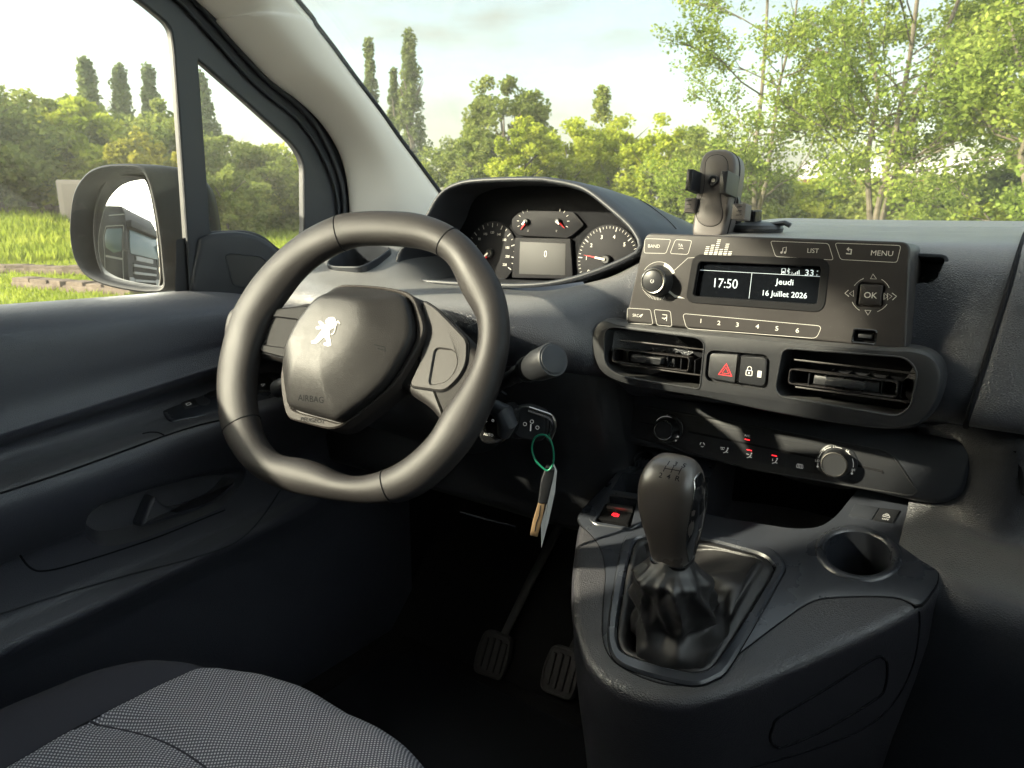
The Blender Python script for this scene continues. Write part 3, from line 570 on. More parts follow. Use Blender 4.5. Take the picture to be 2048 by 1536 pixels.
for (px, py), rr, m1 in (((1334, 858), .0185, 's'), ((1672, 926), .0205, 'b')):
    c = KP.uv(px, py, .006); ph = KP.n
    onc(MB().lathe(KP.P(*c, 0), ph, [(rr, 0), (rr, .0016), (rr * .96, .0022), (rr * .78, .0022), (rr * .75, .004), (rr * .72, .014), (rr * .66, .0165), (.0001, .0165)], 48), 'dial_knob', 'black')
    onc(MB().lathe(KP.P(*c, .0150), ph, [(rr * .68, 0), (rr * .655, .0022), (rr * .6, .0024), (rr * .585, .001), (rr * .57, .0008), (.0001, .0008)], 48), 'knob_ring', 'chrome')
cw = MB(); c1 = KP.uv(1334, 858); c2 = KP.uv(1672, 926)
cw.ribbon(KP, [pol(c1, a, .0160) for a in range(60, 151, 8)], .0006, .0023); cw.ribbon(KP, [pol(c1, a, .0160) for a in range(-30, 51, 8)], .0005, .0023)
cw.text(KP, '1', pol(c1, 92, .0175), .0028, .0025); cw.slab(KP, disc(pol(c1, -22, .0172), .0012, 10), .0022, .0025, .00005, 1); cw.text(KP, '*', pol(c1, -42, .0185), .004, .0025, bold=.02)
for a0, a1 in ((148, 172), (112, 136), (76, 96), (42, 62), (-2, 28)): cw.ribbon(KP, [pol(c2, a0 + (a1 - a0) * i / 5, .0178) for i in range(6)], .0006, .0023)
for s_, a in (('LO', 184), ('18', 140), ('21', 102), ('24', 60), ('HI', -8)): cw.text(KP, s_, pol(c2, a - 2, .0186), .0028, .0026, rot=R(a - 90) * .6 if 0 < a < 180 else 0)
for a in (202, -24): cw.slab(KP, disc(pol(c2, a, .0190), .0011, 10), .0022, .0025, .00005, 1); cw.ribbon(KP, [pol(c2, a, .019), (pol(c2, a, .019)[0], pol(c2, a, .019)[1] + .004)], .0006, .0023)
cw.text(KP, 'A/C', KP.uv(1495, 871), .0026, .0010, sx=1.15)
def sym(px, py, k):
    u, v = KP.uv(px, py); w = .0005
    if k == 'recirc':
        for a in (0, 120, 240): cw.ribbon(KP, [pol((u, v), a + d, .0026) for d in range(0, 90, 15)], w * 1.4, .0008)
    elif k == 'rear':
        cw.ribbon(KP, rnd([(u - .0035, v - .002), (u + .0035, v - .002), (u + .003, v + .002), (u - .003, v + .002)], .0008), w, .0008, closed=True)
        for d in (-.0018, 0, .0018): cw.ribbon(KP, [(u + d, v - .0022), (u + d * .8, v + .0016)], w, .0008)
    else:
        cw.slab(KP, disc((u + .0028, v + .0026), .0009, 10), .0007, .001, .00005, 1); cw.ribbon(KP, [(u + .0026, v + .0012), (u + .0012, v - .0018), (u + .0036, v - .0022)], .0012, .0008); cw.ribbon(KP, [(u + .001, v - .002), (u - .002, v - .0036)], .0008, .0008)
        if k == 'f': cw.ribbon(KP, [(u - .006, v + .0024), (u - .001, v + .0028), (u - .002, v + .0002), (u - .005, v)], w, .0008, closed=True); cw.ribbon(KP, [(u - .004, v + .0024), (u - .0035, v + .0003)], w, .0008)
        if k == 'v': cw.ribbon(KP, [(u - .003, v + .001), (u + .0002, v + .0008)], w * 1.3, .0008)
        if k == 'l': cw.ribbon(KP, [(u - .002, v + .002), (u - .002, v - .0008), (u - .0012, v)], w * 1.3, .0008)
for a in ((1405, 889, 'recirc'), (1451, 900, 'f'), (1498, 910, 'v'), (1549, 921, 'l'), (1600, 932, 'rear')): sym(*a)
onc(cw, 'lettering', 'printgrey', smooth=False, fix=False)
for px, py in ((1495, 879), (1499, 900), (1549, 911)): u, v = KP.uv(px, py); onc(MB().ribbon(KP, [(u - .0029, v + .0001), (u + .0029, v - .0001)], .0008, .0009), 'indicator_light', 'redlamp', smooth=False)
# small round outlet behind the gear lever
nz_ = MB(); nc = at(1290, 925, Y=.82); npl = Pl(nc, (-.1, -1, .25)); nz_.ring(npl, disc((0, 0), .0165, 60), disc((0, 0), .0142, 60), -.01, .002, 60); pub(nz_, 'round_outlet', 'black')
pub(MB().slab(npl, disc((0, 0), .015, 40), -.012, -.008, .0002, 1), 'round_outlet_backing', 'deep')
for i in range(5): pub(MB().box(npl.P(-.010 + .005 * i, 0, -.003), (.0012, .026, .006)), 'outlet_fin', 'hood')
from mathutils.bvhtree import BVHTree
def onto(mb, obj, n, h, base=0):
    """press a flat decal onto the surface of obj along -n"""
    dg = bpy.context.evaluated_depsgraph_get(); dg.update(); t = BVHTree.FromObject(obj, dg); n = V3(n).normalized(); mw = obj.matrix_world
    o = []
    for p in mb.v:
        q = t.ray_cast(V3(p) + n * .05, -n)[0]; k = getattr(mb, 'hh', 0)
        o.append(tuple((q if q else V3(p)) + n * h))
    mb.v = o; return mb
class Part:
    """a part that is an Empty carrying sub-parts, all modelled in van coordinates"""
    def __init__(s, name, loc, parent=None, m0=None): s.loc = V3(loc); s.e = empty(name, loc, 0, parent or van)
    def __call__(s, mb, name, m, **k):
        o = mb.make(name, M[m], s.e, **k); o.matrix_parent_inverse = Matrix.Translation(-s.loc); return o
# ---------------------------------------------------------------- centre console
CP = Pl((0, .77, .925), (0, -.35, 1))
uy = lambda x, y: (x, (y - .77) * 1.0595)
cpx = CP.L([(1165, 1020), (1148, 1085), (1140, 1170), (1146, 1260), (1178, 1340), (1250, 1392), (1335, 1412), (1420, 1400), (1510, 1368), (1600, 1330), (1750, 1262), (1842, 1214), (1870, 1185), (1884, 1150), (1860, 1080), (1832, 1035)])
top = ccw(resamp(spl([uy(-.185, .90), uy(-.182, .80)] + cpx + [uy(.165, .87), uy(.165, .93), uy(0, .95)], 6, True), 160))
cc = (-.02, -.10)
def cl_(P, s, cy=None): return [(cc[0] + (u - cc[0]) * s, (cy or cc[1]) + (v - (cy or cc[1])) * s) for u, v in P]
cm = MB(); L = [[CP.P(u, v, 0) for u, v in off(top, .012)], [CP.P(u, v, -.0008) for u, v in off(top, .007)], [CP.P(u, v, -.004) for u, v in off(top, .0025)], [CP.P(u, v, -.010) for u, v in off(top, .0002)], [CP.P(u, v, -.018) for u, v in top]]
for dz, s_ in ((.05, .985), (.10, .955), (.17, .90), (.25, .85), (.33, .82), (.42, .80)):
    r_ = []
    for u, v in cl_(top, s_):
        p = CP.P(u, v, -.018); r_.append(V3((p.x, p.y + (.03 * dz if v < 0 else 0), max(.452, p.z - dz - max(0, (.925 - p.z)) * -.6 * dz / .42))))
    L.append(r_)
cm.loft(L); console = pub(cm, 'centre_console', 'console', ang=45)
tri = CP.L([(1164, 1022), (1160, 1046), (1185, 1072), (1204, 1102), (1212, 1150), (1208, 1200), (1206, 1268), (1220, 1312), (1262, 1344), (1330, 1368), (1392, 1366), (1440, 1336), (1500, 1290), (1560, 1245), (1612, 1209), (1655, 1196), (1760, 1193), (1806, 1199), (1836, 1212), (1862, 1184), (1876, 1150), (1853, 1084), (1827, 1038)])
tro = ccw([uy(-.178, .89), uy(-.176, .80)] + tri + [uy(.155, .87), uy(.155, .92), uy(0, .94)])
tro = resamp(spl(tro, 3, True), 200)
trim = pub(MB().slab(CP, tro, -.004, .0012, .0008), 'console_trim', 'trim')
pub(MB().ring(CP, off(tro, -.0012), off(tro, .0004), -.003, .0004, 200, .0001), 'trim_gap', 'deep')
void = rnd([CP.uv(1392, 1026), CP.uv(1480, 1043), CP.uv(1590, 1060), CP.uv(1640, 1057), CP.uv(1672, 1035), CP.uv(1700, 1000), uy(.11, .93), uy(-.07, .93), uy(-.062, .80)], .014)
CU = CP.uv(1715, 1107)
BPL = CP.L
fo = [(345, 432), (290, 440), (250, 485), (215, 640), (182, 850), (186, 985), (240, 1062), (400, 1120), (580, 1155), (680, 1125), (760, 1050), (990, 650), (1004, 592), (980, 548), (920, 508), (780, 475), (600, 437)]
fi = [(380, 462), (310, 480), (278, 560), (246, 720), (222, 890), (226, 960), (262, 1012), (400, 1060), (560, 1097), (635, 1088), (695, 1040), (850, 800), (950, 632), (948, 592), (900, 552), (800, 520), (630, 480)]
cvx = lambda L: [(1140 + x / 2.342, 880 + y / 2.342) for x, y in L]
FO = ccw(resamp(spl(CP.L(cvx(fo)), 5, True), 110)); FI = ccw(resamp(spl(CP.L(cvx(fi)), 5, True), 110))
cub = rnd(CP.L([(1243, 948), (1312, 951), (1296, 1004), (1226, 996)]), .003); cub = [uy(-.150, .815), uy(-.088, .815), uy(-.088, .757), uy(-.150, .757)]; cub = rnd([CP.uv(1246, 947), CP.uv(1330, 958), CP.uv(1300, 1010), CP.uv(1216, 994)], .004)
epb = rnd(CP.L([(1222, 990), (1276, 1000), (1262, 1058), (1190, 1046)]), .003)
for o_ in (console, trim):
    cut(o_, MB().slab(CP, void, -.10, .05, .0001, 1)); cut(o_, MB().slab(CP, disc(CU, .0318, 56), -.075, .05, .0001, 1))
    cut(o_, MB().slab(CP, off(FO, .003), -.05, .05, .0001, 1)); cut(o_, MB().slab(CP, cub, -.05, .05, .0001, 1)); cut(o_, MB().slab(CP, epb, -.012, .05, .0001, 1))
pub(MB().slab(CP, off(ccw(cub), -.0005), -.052, -.048, .0002, 1), 'cubby_floor', 'black'); pub(MB().ring(CP, off(ccw(cub), -.001), off(ccw(cub), .0008), -.048, .002, 70), 'cubby_rim', 'hood')
pub(MB().lathe(CP.P(*CU, 0), CP.n, [(.0405, .0012), (.0392, .0030), (.0365, .0038), (.0335, .0032), (.0315, .001), (.0306, -.02), (.0295, -.072), (.0001, -.072)], 64, caps=(False, True)), 'cup_holder', 'trim')
pub(MB().lathe(CP.P(*CU, -.0715), CP.n, [(.020, 0), (.020, .002), (.0185, .002), (.0185, 0)], 40, caps=(False, False)), 'cup_holder_ridge', 'hood')
# parking brake switch in its bezel
PBP = Pl(CP.P(*CP.uv(1232, 1030)), (-.02, -.55, 1)); pb = Part('parking_brake_switch', CP.P(*CP.uv(1232, 1030)))
bz = rnd(CP.L([(1222, 982), (1290, 992), (1300, 1010), (1283, 1050), (1262, 1062), (1190, 1052), (1176, 1040), (1182, 1018)]), .006)
pb(MB().ring(CP, ccw(bz), off(ccw(epb), .0002), 0, .0026, 90), 'switch_bezel', 'trim')
pb(MB().slab(CP, CP.L([(1208, 1008), (1268, 1018), (1255, 1049), (1196, 1039)]), -.011, .001, .001), 'switch_rocker', 'gloss')
pb(MB().slab(CP, CP.L([(1215, 1006), (1266, 1013), (1264, 1021), (1213, 1012)], .0045), .001, .0050, .0006), 'switch_lip', 'steel')
s2 = MB(); uc = CP.uv(1231, 1030, .001); s2.ribbon(CP, disc(uc, .0027, 20), .0007, .0012, closed=True); s2.text(CP, 'P', uc, .0030, .0013, bold=.02)
for a in (0, 180): s2.ribbon(CP, [pol(uc, a + d, .0041) for d in range(-40, 41, 10)], .0007, .0012)
pb(s2, 'brake_symbol', 'redlamp', smooth=False)
# traction button
of_ = rnd(CP.L([(1760, 1019), (1800, 1024), (1786, 1049), (1745, 1043)]), .0012); blk = rnd(CP.L([(1711, 1010), (1758, 1018), (1743, 1042), (1697, 1034)]), .0012)
pub(MB().slab(CP, of_, 0, .0028, .0005), 'traction_button', 'black'); pub(MB().slab(CP, blk, 0, .0022, .0005), 'blank_button', 'hood')
s2 = MB(); uc = CP.uv(1772, 1035, .003); s2.text(CP, 'OFF', (uc[0], uc[1] - .003), .0026, .0032, sx=1.1, bold=.02); s2.ribbon(CP, [(uc[0] - .0035, uc[1] + .001), (uc[0] - .003, uc[1] + .0035), (uc[0] + .002, uc[1] + .004), (uc[0] + .0035, uc[1] + .002), (uc[0] + .0035, uc[1] + .0008)], .0005, .003, closed=True); s2.ribbon(CP, [(uc[0] - .002, uc[1] + .0048), (uc[0], uc[1] + .006), (uc[0] + .002, uc[1] + .0052)], .0005, .003)
pub(s2, 'traction_symbol', 'printgrey', smooth=False)
# side pocket outline on the passenger side of the console
def side(px, py, pad=.0012):
    dg = bpy.context.evaluated_depsgraph_get(); dg.update(); t = BVHTree.FromObject(console, dg); h = t.ray_cast(CAM, ray(px, py).normalized()); return (h[0] + h[1] * pad * (1 if h[1].dot(ray(px, py)) < 0 else -1)) if h[0] else None
pk = [side(x, y, .0002) for x, y in spl([(1545, 1455), (1560, 1432), (1650, 1378), (1745, 1318), (1766, 1316), (1774, 1330), (1770, 1372), (1750, 1398), (1650, 1458), (1570, 1492), (1548, 1490), (1540, 1475)], 6, True)]
pk = [p for p in pk if p]; 
if len(pk) > 20: pub(MB().tube(pk, .0014, 6, closed=True), 'pocket_seam', 'deep')
pk = [side(x, y, .0) for x, y in spl([(1500, 1535), (1620, 1500), (1730, 1455), (1790, 1400), (1825, 1330), (1838, 1260), (1838, 1222)], 6)]
pk = [p for p in pk if p]
if len(pk) > 8: pub(MB().tube(pk, .0011, 6), 'side_seam', 'deep')
# gear lever
gv = Part('gear_lever', CP.P(*CP.uv(1340, 1220)))
gv(MB().ring(CP, FO, FI, -.006, .0045, 140, .0022), 'boot_frame', 'trim')
gv(MB().ring(CP, off(FO, -.0008), off(FO, .0022), -.004, .0018, 160, .0002), 'boot_frame_gap', 'deep')
col = at(1345, 1116, X=-.003); nk = V3((0, .0, 0))
bl = []; n_ = 110
def circ(c, r, ax, n, e0, ph): 
    ax = V3(ax).normalized(); e = (V3((1, 0, 0)) - ax * ax.x).normalized(); g = ax.cross(e)
    return [V3(c) + (e * math.cos(ph + 2 * math.pi * j / n) + g * math.sin(ph + 2 * math.pi * j / n)) * r for j in range(n)]
cFI = np.mean(np.array(FI), 0); i0 = min(range(n_), key=lambda j: abs(math.atan2(FI[j][1] - cFI[1], FI[j][0] - cFI[0]))); FIr = FI[i0:] + FI[:i0]
neckc = CP.uv(1352, 1258)
bl.append([CP.P(u, v, -.006) for u, v in FIr]); bl.append([CP.P(u, v, .002) for u, v in off(FIr, .0015)]); bl.append([CP.P(u, v, .0005) for u, v in off(FIr, .008)])
bl.append([CP.P(u, v, -.016) for u, v in off(FIr, .015)])
def mixl(A, B, t): return [a.lerp(b, t) for a, b in zip(A, B)]
bot = circ(CP.P(neckc[0] + .004, neckc[1] + .004, .002), .050, CP.n, n_, 0, 0); mid = circ(CP.P(*CP.uv(1354, 1215, .03), .03), .037, (0, -.1, 1), n_, 0, 0); cl2 = circ(col - V3((0, 0, .020)), .029, (0, .05, 1), n_, 0, 0); cl1 = circ(col - V3((0, 0, .006)), .021, (0, 0, 1), n_, 0, 0); cl0 = circ(col + V3((0, 0, .004)), .0165, (0, 0, 1), n_, 0, 0)
bl.append(mixl(bl[-1], [p - CP.n * .02 for p in bot], .62)); bl.append(bot); bl.append(mixl(bot, mid, .5)); bl.append(mid); bl.append(mixl(mid, cl2, .55)); bl.append(cl2); bl.append(cl1); bl.append(cl0)
dense = []
cols_ = list(zip(*bl)); cols_ = [spl(c, 6) for c in cols_]; dense = list(zip(*cols_))
from mathutils import noise
o2 = []
for k, l_ in enumerate(dense):
    kk = k / 6; w = max(0, min(1, (kk - 3) / 1.2)) * max(0, min(1, (10.4 - kk) / 1.5)); c = sum((V3(p) for p in l_), V3()) / n_; q = []
    for j, p in enumerate(l_):
        p = V3(p); d = (p - c); d.normalize(); a = 2 * math.pi * j / n_
        f_ = (.0046 * (1 - 2 * abs(math.sin(3.5 * a + 1.1 * noise.noise(V3((math.cos(a), math.sin(a), kk * .5))) + kk * .12))) * math.exp(-((kk - 7.4) / 2.2) ** 2)) + .0018 * math.sin(3 * a + kk * 1.3 + .6) * (1 if kk < 8 else .4) + .0016 * math.sin(5 * a - kk * 2.1) + .006 * noise.noise(p * 30) + .0018 * noise.noise(p * 90)
        f_ += -.010 * math.exp(-((kk - 6.3) / .5) ** 2) * max(0, math.cos(a + .6)) + .004 * math.exp(-((kk - 9.2) / .35) ** 2)
        tent = max(0, math.cos(a - .45)) ** 1.3 * math.exp(-((kk - 4.1) / 1.6) ** 2) * .046 + max(0, math.cos(a - 1.9)) ** 3 * math.exp(-((kk - 4.0) / 1.2) ** 2) * .018
        ridge = (1 - abs(noise.noise(V3((math.cos(a) * 2.2, math.sin(a) * 2.2, kk * .45 + 3)))) * 2.6) * .0026
        q.append(p + d * (f_ + ridge) * w + CP.n * (tent + .002 * noise.noise(p * 35) * (kk > 2.5)) )
    o2.append(q)
gv(MB().loft(o2, (False, True)), 'gear_boot', 'boot', ang=80)
ks = [(.000, .0150, .0150, .000), (.004, .0175, .0168, .000), (.018, .0200, .0190, .000), (.036, .0240, .0222, -.002), (.054, .0266, .0240, -.004), (.070, .0266, .0236, -.005), (.082, .0248, .0212, -.005), (.090, .0215, .0174, -.004), (.0955, .0160, .0125, -.003), (.0978, .0080, .0060, -.002)]
ktop = at(1350, 913, X=-.001); kax = (ktop - col).normalized(); kl = (ktop - col).length
kx_ = V3((1, 0, 0)); ky_ = kax.cross(kx_)
def sec(t, a, b, dy, n=56, e=3.1):
    o = []
    for j in range(n):
        th = 2 * math.pi * j / n; c, s = math.cos(th), math.sin(th)
        o.append(col + kax * (t / .0978 * kl) + kx_ * (a * abs(c) ** (2 / e) * (1 if c > 0 else -1)) + ky_ * (dy + b * abs(s) ** (2 / e) * (1 if s > 0 else -1)))
    return o
kd = spl(ks, 4); km = MB(); km.loft([sec(*k_) for k_ in kd]); knob = gv(km, 'gear_knob', 'knob', ang=60)
gv(MB().loft([sec(-.003, .0165, .0165, 0), sec(.0, .0182, .0178, 0), sec(.0025, .0180, .0176, 0), sec(.003, .0165, .016, 0)]), 'knob_collar', 'gloss')
# glossy side insert with bright edge on the right of the knob
ins = []
for t in np.linspace(.006, .088, 16):
    w = .0105 * math.sin(math.pi * min(1, max(0, (t - .002) / .092))) ** .7 + .001; ins.append((t, w))
im = MB(); rows = []
for t, w in ins:
    a, b, dy = [float(np.interp(t, [k_[0] for k_ in ks], [k_[i] for k_ in ks])) for i in (1, 2, 3)]
    base_ = col + kax * (t / .0978 * kl) + ky_ * dy; rows.append([base_ + kx_ * (a * (abs(1 - abs((s_ * w * 1.45 - .002) / b) ** 3.1)) ** .3226 + .0007) + ky_ * (s_ * w * 1.45 - .002) for s_ in (-1, -.5, 0, .5, 1)])
im.grid(rows, 2, 2); gv(im, 'gloss_insert', 'gloss', ang=80)
ed = [r_[0] for r_ in rows] + [r_[-1] for r_ in rows[::-1]]; gv(MB().tube(spl(ed, 3, True), .0006, 6, closed=True), 'insert_edge', 'chrome')
SPn = (ky_ * -1 if ky_.y > 0 else ky_) * .80 + kax * .60
GP = Pl(at(1348, 938, Y=ktop.y - .015), SPn); gt = MB()
g_ = lambda x, y: GP.uv(x, y)
for s_, x, y in (('1', 1336, 925), ('3', 1350, 926.5), ('5', 1366, 929), ('2', 1323, 951), ('4', 1339, 954), ('R', 1356, 957.5)): gt.text(GP, s_, g_(x, y), .0044, 0, bold=.012, sx=1.1)
for A_ in ([(1333, 931), (1328, 944)], [(1348, 932), (1343, 947)], [(1363, 935), (1358, 950)], [(1331, 937.5), (1361, 942.5)]):
    P2 = [g_(*a) for a in A_]; gt.ribbon(GP, [(P2[0][0] + (P2[1][0] - P2[0][0]) * t / 4, P2[0][1] + (P2[1][1] - P2[0][1]) * t / 4) for t in range(5)], .0007, 0, th=.00001)
onto(gt, knob, SPn, .0003); gv(gt, 'shift_pattern', 'deep', smooth=False, fix=False)
# ---------------------------------------------------------------- steering wheel
WC = at(725, 720, X=-.36); BE, PS = R(28), R(10)
WP = Pl(WC, (math.sin(PS) * math.cos(BE), -math.cos(PS) * math.cos(BE), math.sin(BE)), (math.cos(PS), math.sin(PS), 0))
sw_ = Part('steering_wheel', WC)
z3 = lambda L: [(420 + x / 2.328, 400 + y / 2.328) for x, y in L]
z4 = lambda L: [(560 + x / 4.5175, 560 + y / 4.5175) for x, y in L]
Oo = WP.L(z3([(600, 70), (700, 56), (800, 52), (960, 62), (1095, 105), (1200, 175), (1290, 290), (1350, 400), (1380, 540), (1378, 680), (1345, 830), (1290, 980), (1210, 1130), (1090, 1270), (980, 1360), (870, 1402), (740, 1412), (600, 1398), (480, 1378), (330, 1345), (200, 1280), (110, 1180), (60, 1080), (38, 960), (36, 820), (60, 680), (110, 520), (200, 370), (320, 240), (450, 140)]))
Ii = WP.L(z3([(640, 212), (760, 200), (920, 208), (1020, 232), (1105, 290), (1170, 430), (1235, 540), (1246, 620), (1235, 720), (1180, 850), (1100, 960), (1060, 1030), (1030, 1085), (960, 1160), (880, 1222), (790, 1264), (700, 1285), (610, 1275), (520, 1232), (420, 1200), (330, 1190), (270, 1150), (230, 1080), (205, 990), (195, 880), (205, 770), (225, 680), (255, 580), (310, 490), (400, 370), (500, 280)]))
cw_ = (np.mean(np.array(Oo), 0) + 0)
def polar(P, n):
    P = spl(P, 8, True); a = np.array([math.atan2(p[1] - cw_[1], p[0] - cw_[0]) for p in P]); r = np.array([math.hypot(p[0] - cw_[0], p[1] - cw_[1]) for p in P])
    i = np.argsort(a); a, r = a[i], r[i]; t = np.linspace(-math.pi, math.pi, n, endpoint=False); return t, np.interp(t, a, r, period=2 * math.pi)
NA = 144; ta, ro = polar(Oo, NA); _, ri = polar(Ii, NA)
def smooth_(r, k=2):
    for _ in range(k): r = (np.roll(r, 1) + 2 * r + np.roll(r, -1)) / 4
    return r
ro, ri = smooth_(ro, 2), smooth_(ri, 3)
def rimsec(i, sc=1.0, n=22):
    rm = (ro[i] + ri[i]) / 2; hw = (ro[i] - ri[i]) / 2 * sc * 1.03; o = []
    for j in range(n):
        th = 2 * math.pi * j / n; c, s = math.cos(th), math.sin(th); e = 2.25
        x = hw * abs(c) ** (2 / e) * (1 if c > 0 else -1); h = .0150 * sc * abs(s) ** (2 / e) * (1 if s > 0 else -1)
        ad = math.degrees(ta[i]); gw = math.exp(-((ad - 28) / 22) ** 2) + math.exp(-((ad - 152) / 22) ** 2)
        if c < 0 and s > 0: h -= .0055 * gw * min(1, -c * 1.6); x -= hw * .16 * gw * s
        r_ = rm + x; o.append(WP.P(cw_[0] + r_ * math.cos(ta[i]), cw_[1] + r_ * math.sin(ta[i]), h - .004))
    return o
rm_ = MB(); rl_ = [rimsec(i) for i in range(NA)]; rl_.append(rl_[0]); rm_.loft(rl_, (False, False)); rim = sw_(rm_, 'rim', 'wheel', ang=70)
for px, py in ((677, 462), (900, 482), (478, 853), (772, 966)):
    u, v = WP.uv(px, py); a = math.atan2(v - cw_[1], u - cw_[0]); i = min(range(NA), key=lambda j: abs(ta[j] - a)); sw_(MB().tube(rimsec(i, 1.004, 28), .0007, 5, closed=True), 'grip_seam', 'deep')
def spoke(base_, pad, rec, nm):
    sw_(MB().slab(WP, resamp(spl(WP.L(z3(base_), -.008), 6, True), 90), -.026, -.006, .009, 5), 'spoke', 'wheel', ang=50)
    p_ = ccw(resamp(rnd(WP.L(z3(pad), -.004), .008, 6), 110)); r2_ = ccw(resamp(rnd(WP.L(z3(rec), -.004), .006, 6), 80)); mm = 'spoke_sunlit' if nm == 'r' else 'spoke'
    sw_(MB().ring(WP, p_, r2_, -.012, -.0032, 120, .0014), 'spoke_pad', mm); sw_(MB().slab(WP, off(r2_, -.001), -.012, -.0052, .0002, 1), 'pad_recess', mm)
    sw_(MB().ring(WP, off(p_, -.0012), off(p_, .0003), -.010, -.0052, 110, .0002), 'spoke_pad_gap', 'deep')
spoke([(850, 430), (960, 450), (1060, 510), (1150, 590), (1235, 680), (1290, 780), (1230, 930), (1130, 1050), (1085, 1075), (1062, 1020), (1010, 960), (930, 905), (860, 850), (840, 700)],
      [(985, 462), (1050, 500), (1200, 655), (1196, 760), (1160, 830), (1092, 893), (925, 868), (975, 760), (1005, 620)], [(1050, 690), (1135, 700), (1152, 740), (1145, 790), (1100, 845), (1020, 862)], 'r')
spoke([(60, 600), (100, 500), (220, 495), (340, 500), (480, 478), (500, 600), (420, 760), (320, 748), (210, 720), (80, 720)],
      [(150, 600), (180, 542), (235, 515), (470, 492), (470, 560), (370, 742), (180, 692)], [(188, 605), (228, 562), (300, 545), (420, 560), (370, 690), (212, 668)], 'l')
RO = [(600, 45), (800, 52), (1000, 75), (1150, 112), (1225, 170), (1270, 280), (1310, 420), (1290, 530), (1180, 740), (1060, 930), (960, 1020), (780, 1170), (600, 1300), (520, 1338), (430, 1345), (270, 1305), (120, 1265), (65, 1215), (30, 1080), (14, 920), (20, 820), (48, 700), (150, 480), (280, 280), (450, 105), (530, 58)]
CO = [(610, 78), (800, 84), (1000, 112), (1120, 150), (1165, 200), (1198, 300), (1222, 440), (1205, 560), (1100, 760), (990, 925), (840, 1075), (700, 1180), (575, 1268), (530, 1282), (350, 1232), (165, 1182), (105, 1140), (85, 1050), (62, 880), (55, 760), (75, 690), (180, 480), (300, 305), (430, 155), (530, 90)]
rO = ccw(resamp(spl(WP.L(z4(RO), .002), 5, True), 120)); cO = ccw(resamp(spl(WP.L(z4(CO), .004), 5, True), 120))
sw_(MB().slab(WP, off(rO, .0008), -.03, .0005, .003, 3), 'hub', 'wheel')
sw_(MB().ring(WP, rO, off(cO, -.0012), -.012, .0042, 160, .0016), 'hub_trim_ring', 'bronze')
cN = np.mean(np.array(cO), 0)
def shr(s, sx=0, sy=0): return [(cN[0] + sx + (u - cN[0]) * s, cN[1] + sy + (v - cN[1]) * s) for u, v in cO]
ab = MB(); ab.loft([[WP.P(u, v, h) for u, v in q_] for q_, h in ((shr(1.0), -.004), (shr(.998), .0085), (shr(.985), .0115), (shr(.96), .0132), (shr(.93, -.001), .0145), (shr(.86, -.005, .002), .0172), (shr(.76, -.011, .005), .0212), (shr(.66, -.015, .009), .0250), (shr(.57, -.018, .012), .0274), (shr(.50, -.019, .013), .0284), (shr(.3, -.019, .013), .0292), (shr(.02, -.019, .013), .0295))])
cover = sw_(ab, 'airbag_cover', 'airbag', ang=60)
dk = MB(); dk.text(WP, 'AIRBAG', WP.uv(634, 802, .008), .0066, 0, sx=1.15, rot=R(1)); onto(dk, cover, WP.n, .0003); sw_(dk, 'embossed_word', 'deep', smooth=False, fix=False)
dk = MB(); dk.text(WP, 'PEUGEOT', WP.uv(626, 840.5, .004), .0046, .0045, sx=1.2, bold=.02, rot=R(1.5)); sw_(dk, 'brand_word', 'deep', smooth=False, fix=False)
lion = [(475, 395), (488, 380), (510, 370), (540, 370), (558, 388), (560, 410), (552, 432), (556, 448), (540, 468), (515, 480), (505, 500), (512, 560), (520, 600), (520, 622), (490, 630), (458, 618), (450, 604), (470, 597), (484, 590), (474, 565), (456, 545), (430, 570), (400, 598), (372, 607), (345, 602), (342, 584), (362, 578), (380, 565), (402, 535), (428, 500), (445, 482), (432, 472), (408, 478), (388, 474), (384, 460), (412, 449), (440, 455), (426, 440), (408, 418), (412, 404), (428, 404), (448, 420), (464, 440), (482, 432), (468, 415)]
lm = MB(); lp_ = WP.L(z4(lion), .018); lm.add([WP.P(u, v, .02) for u, v in lp_], [tuple(range(len(lp_)))])
tail = WP.L(z4([(518, 525), (540, 515), (552, 490), (556, 460), (566, 430), (578, 412), (592, 418), (598, 430)]), .018); lm.ribbon(WP, tail, .0015, .02, th=.00001); tail = WP.L(z4([(560, 425), (575, 405), (590, 408)]), .018); lm.ribbon(WP, tail, .0012, .02, th=.00001)
b_ = bmesh.new(); me = bpy.data.meshes.new('q'); me.from_pydata(lm.v, [], lm.f); b_.from_mesh(me); bmesh.ops.triangulate(b_, faces=b_.faces); b_.verts.index_update(); l2 = MB(); l2.add([tuple(v.co) for v in b_.verts], [tuple(v.index for v in f.verts) for f in b_.faces]); b_.free()
onto(l2, cover, WP.n, .0006); sw_(l2, 'lion_emblem', 'emblem', smooth=False, fix=False)
hs = MB(); hs.ribbon(WP, WP.L(z4([(905, 615), (985, 628), (985, 668)]), .01), .0006, 0, th=.00001); hs.ribbon(WP, WP.L(z4([(930, 645), (980, 655)]), .01), .0006, 0, th=.00001); onto(hs, cover, WP.n, .0002); sw_(hs, 'horn_symbol', 'deep', smooth=False)
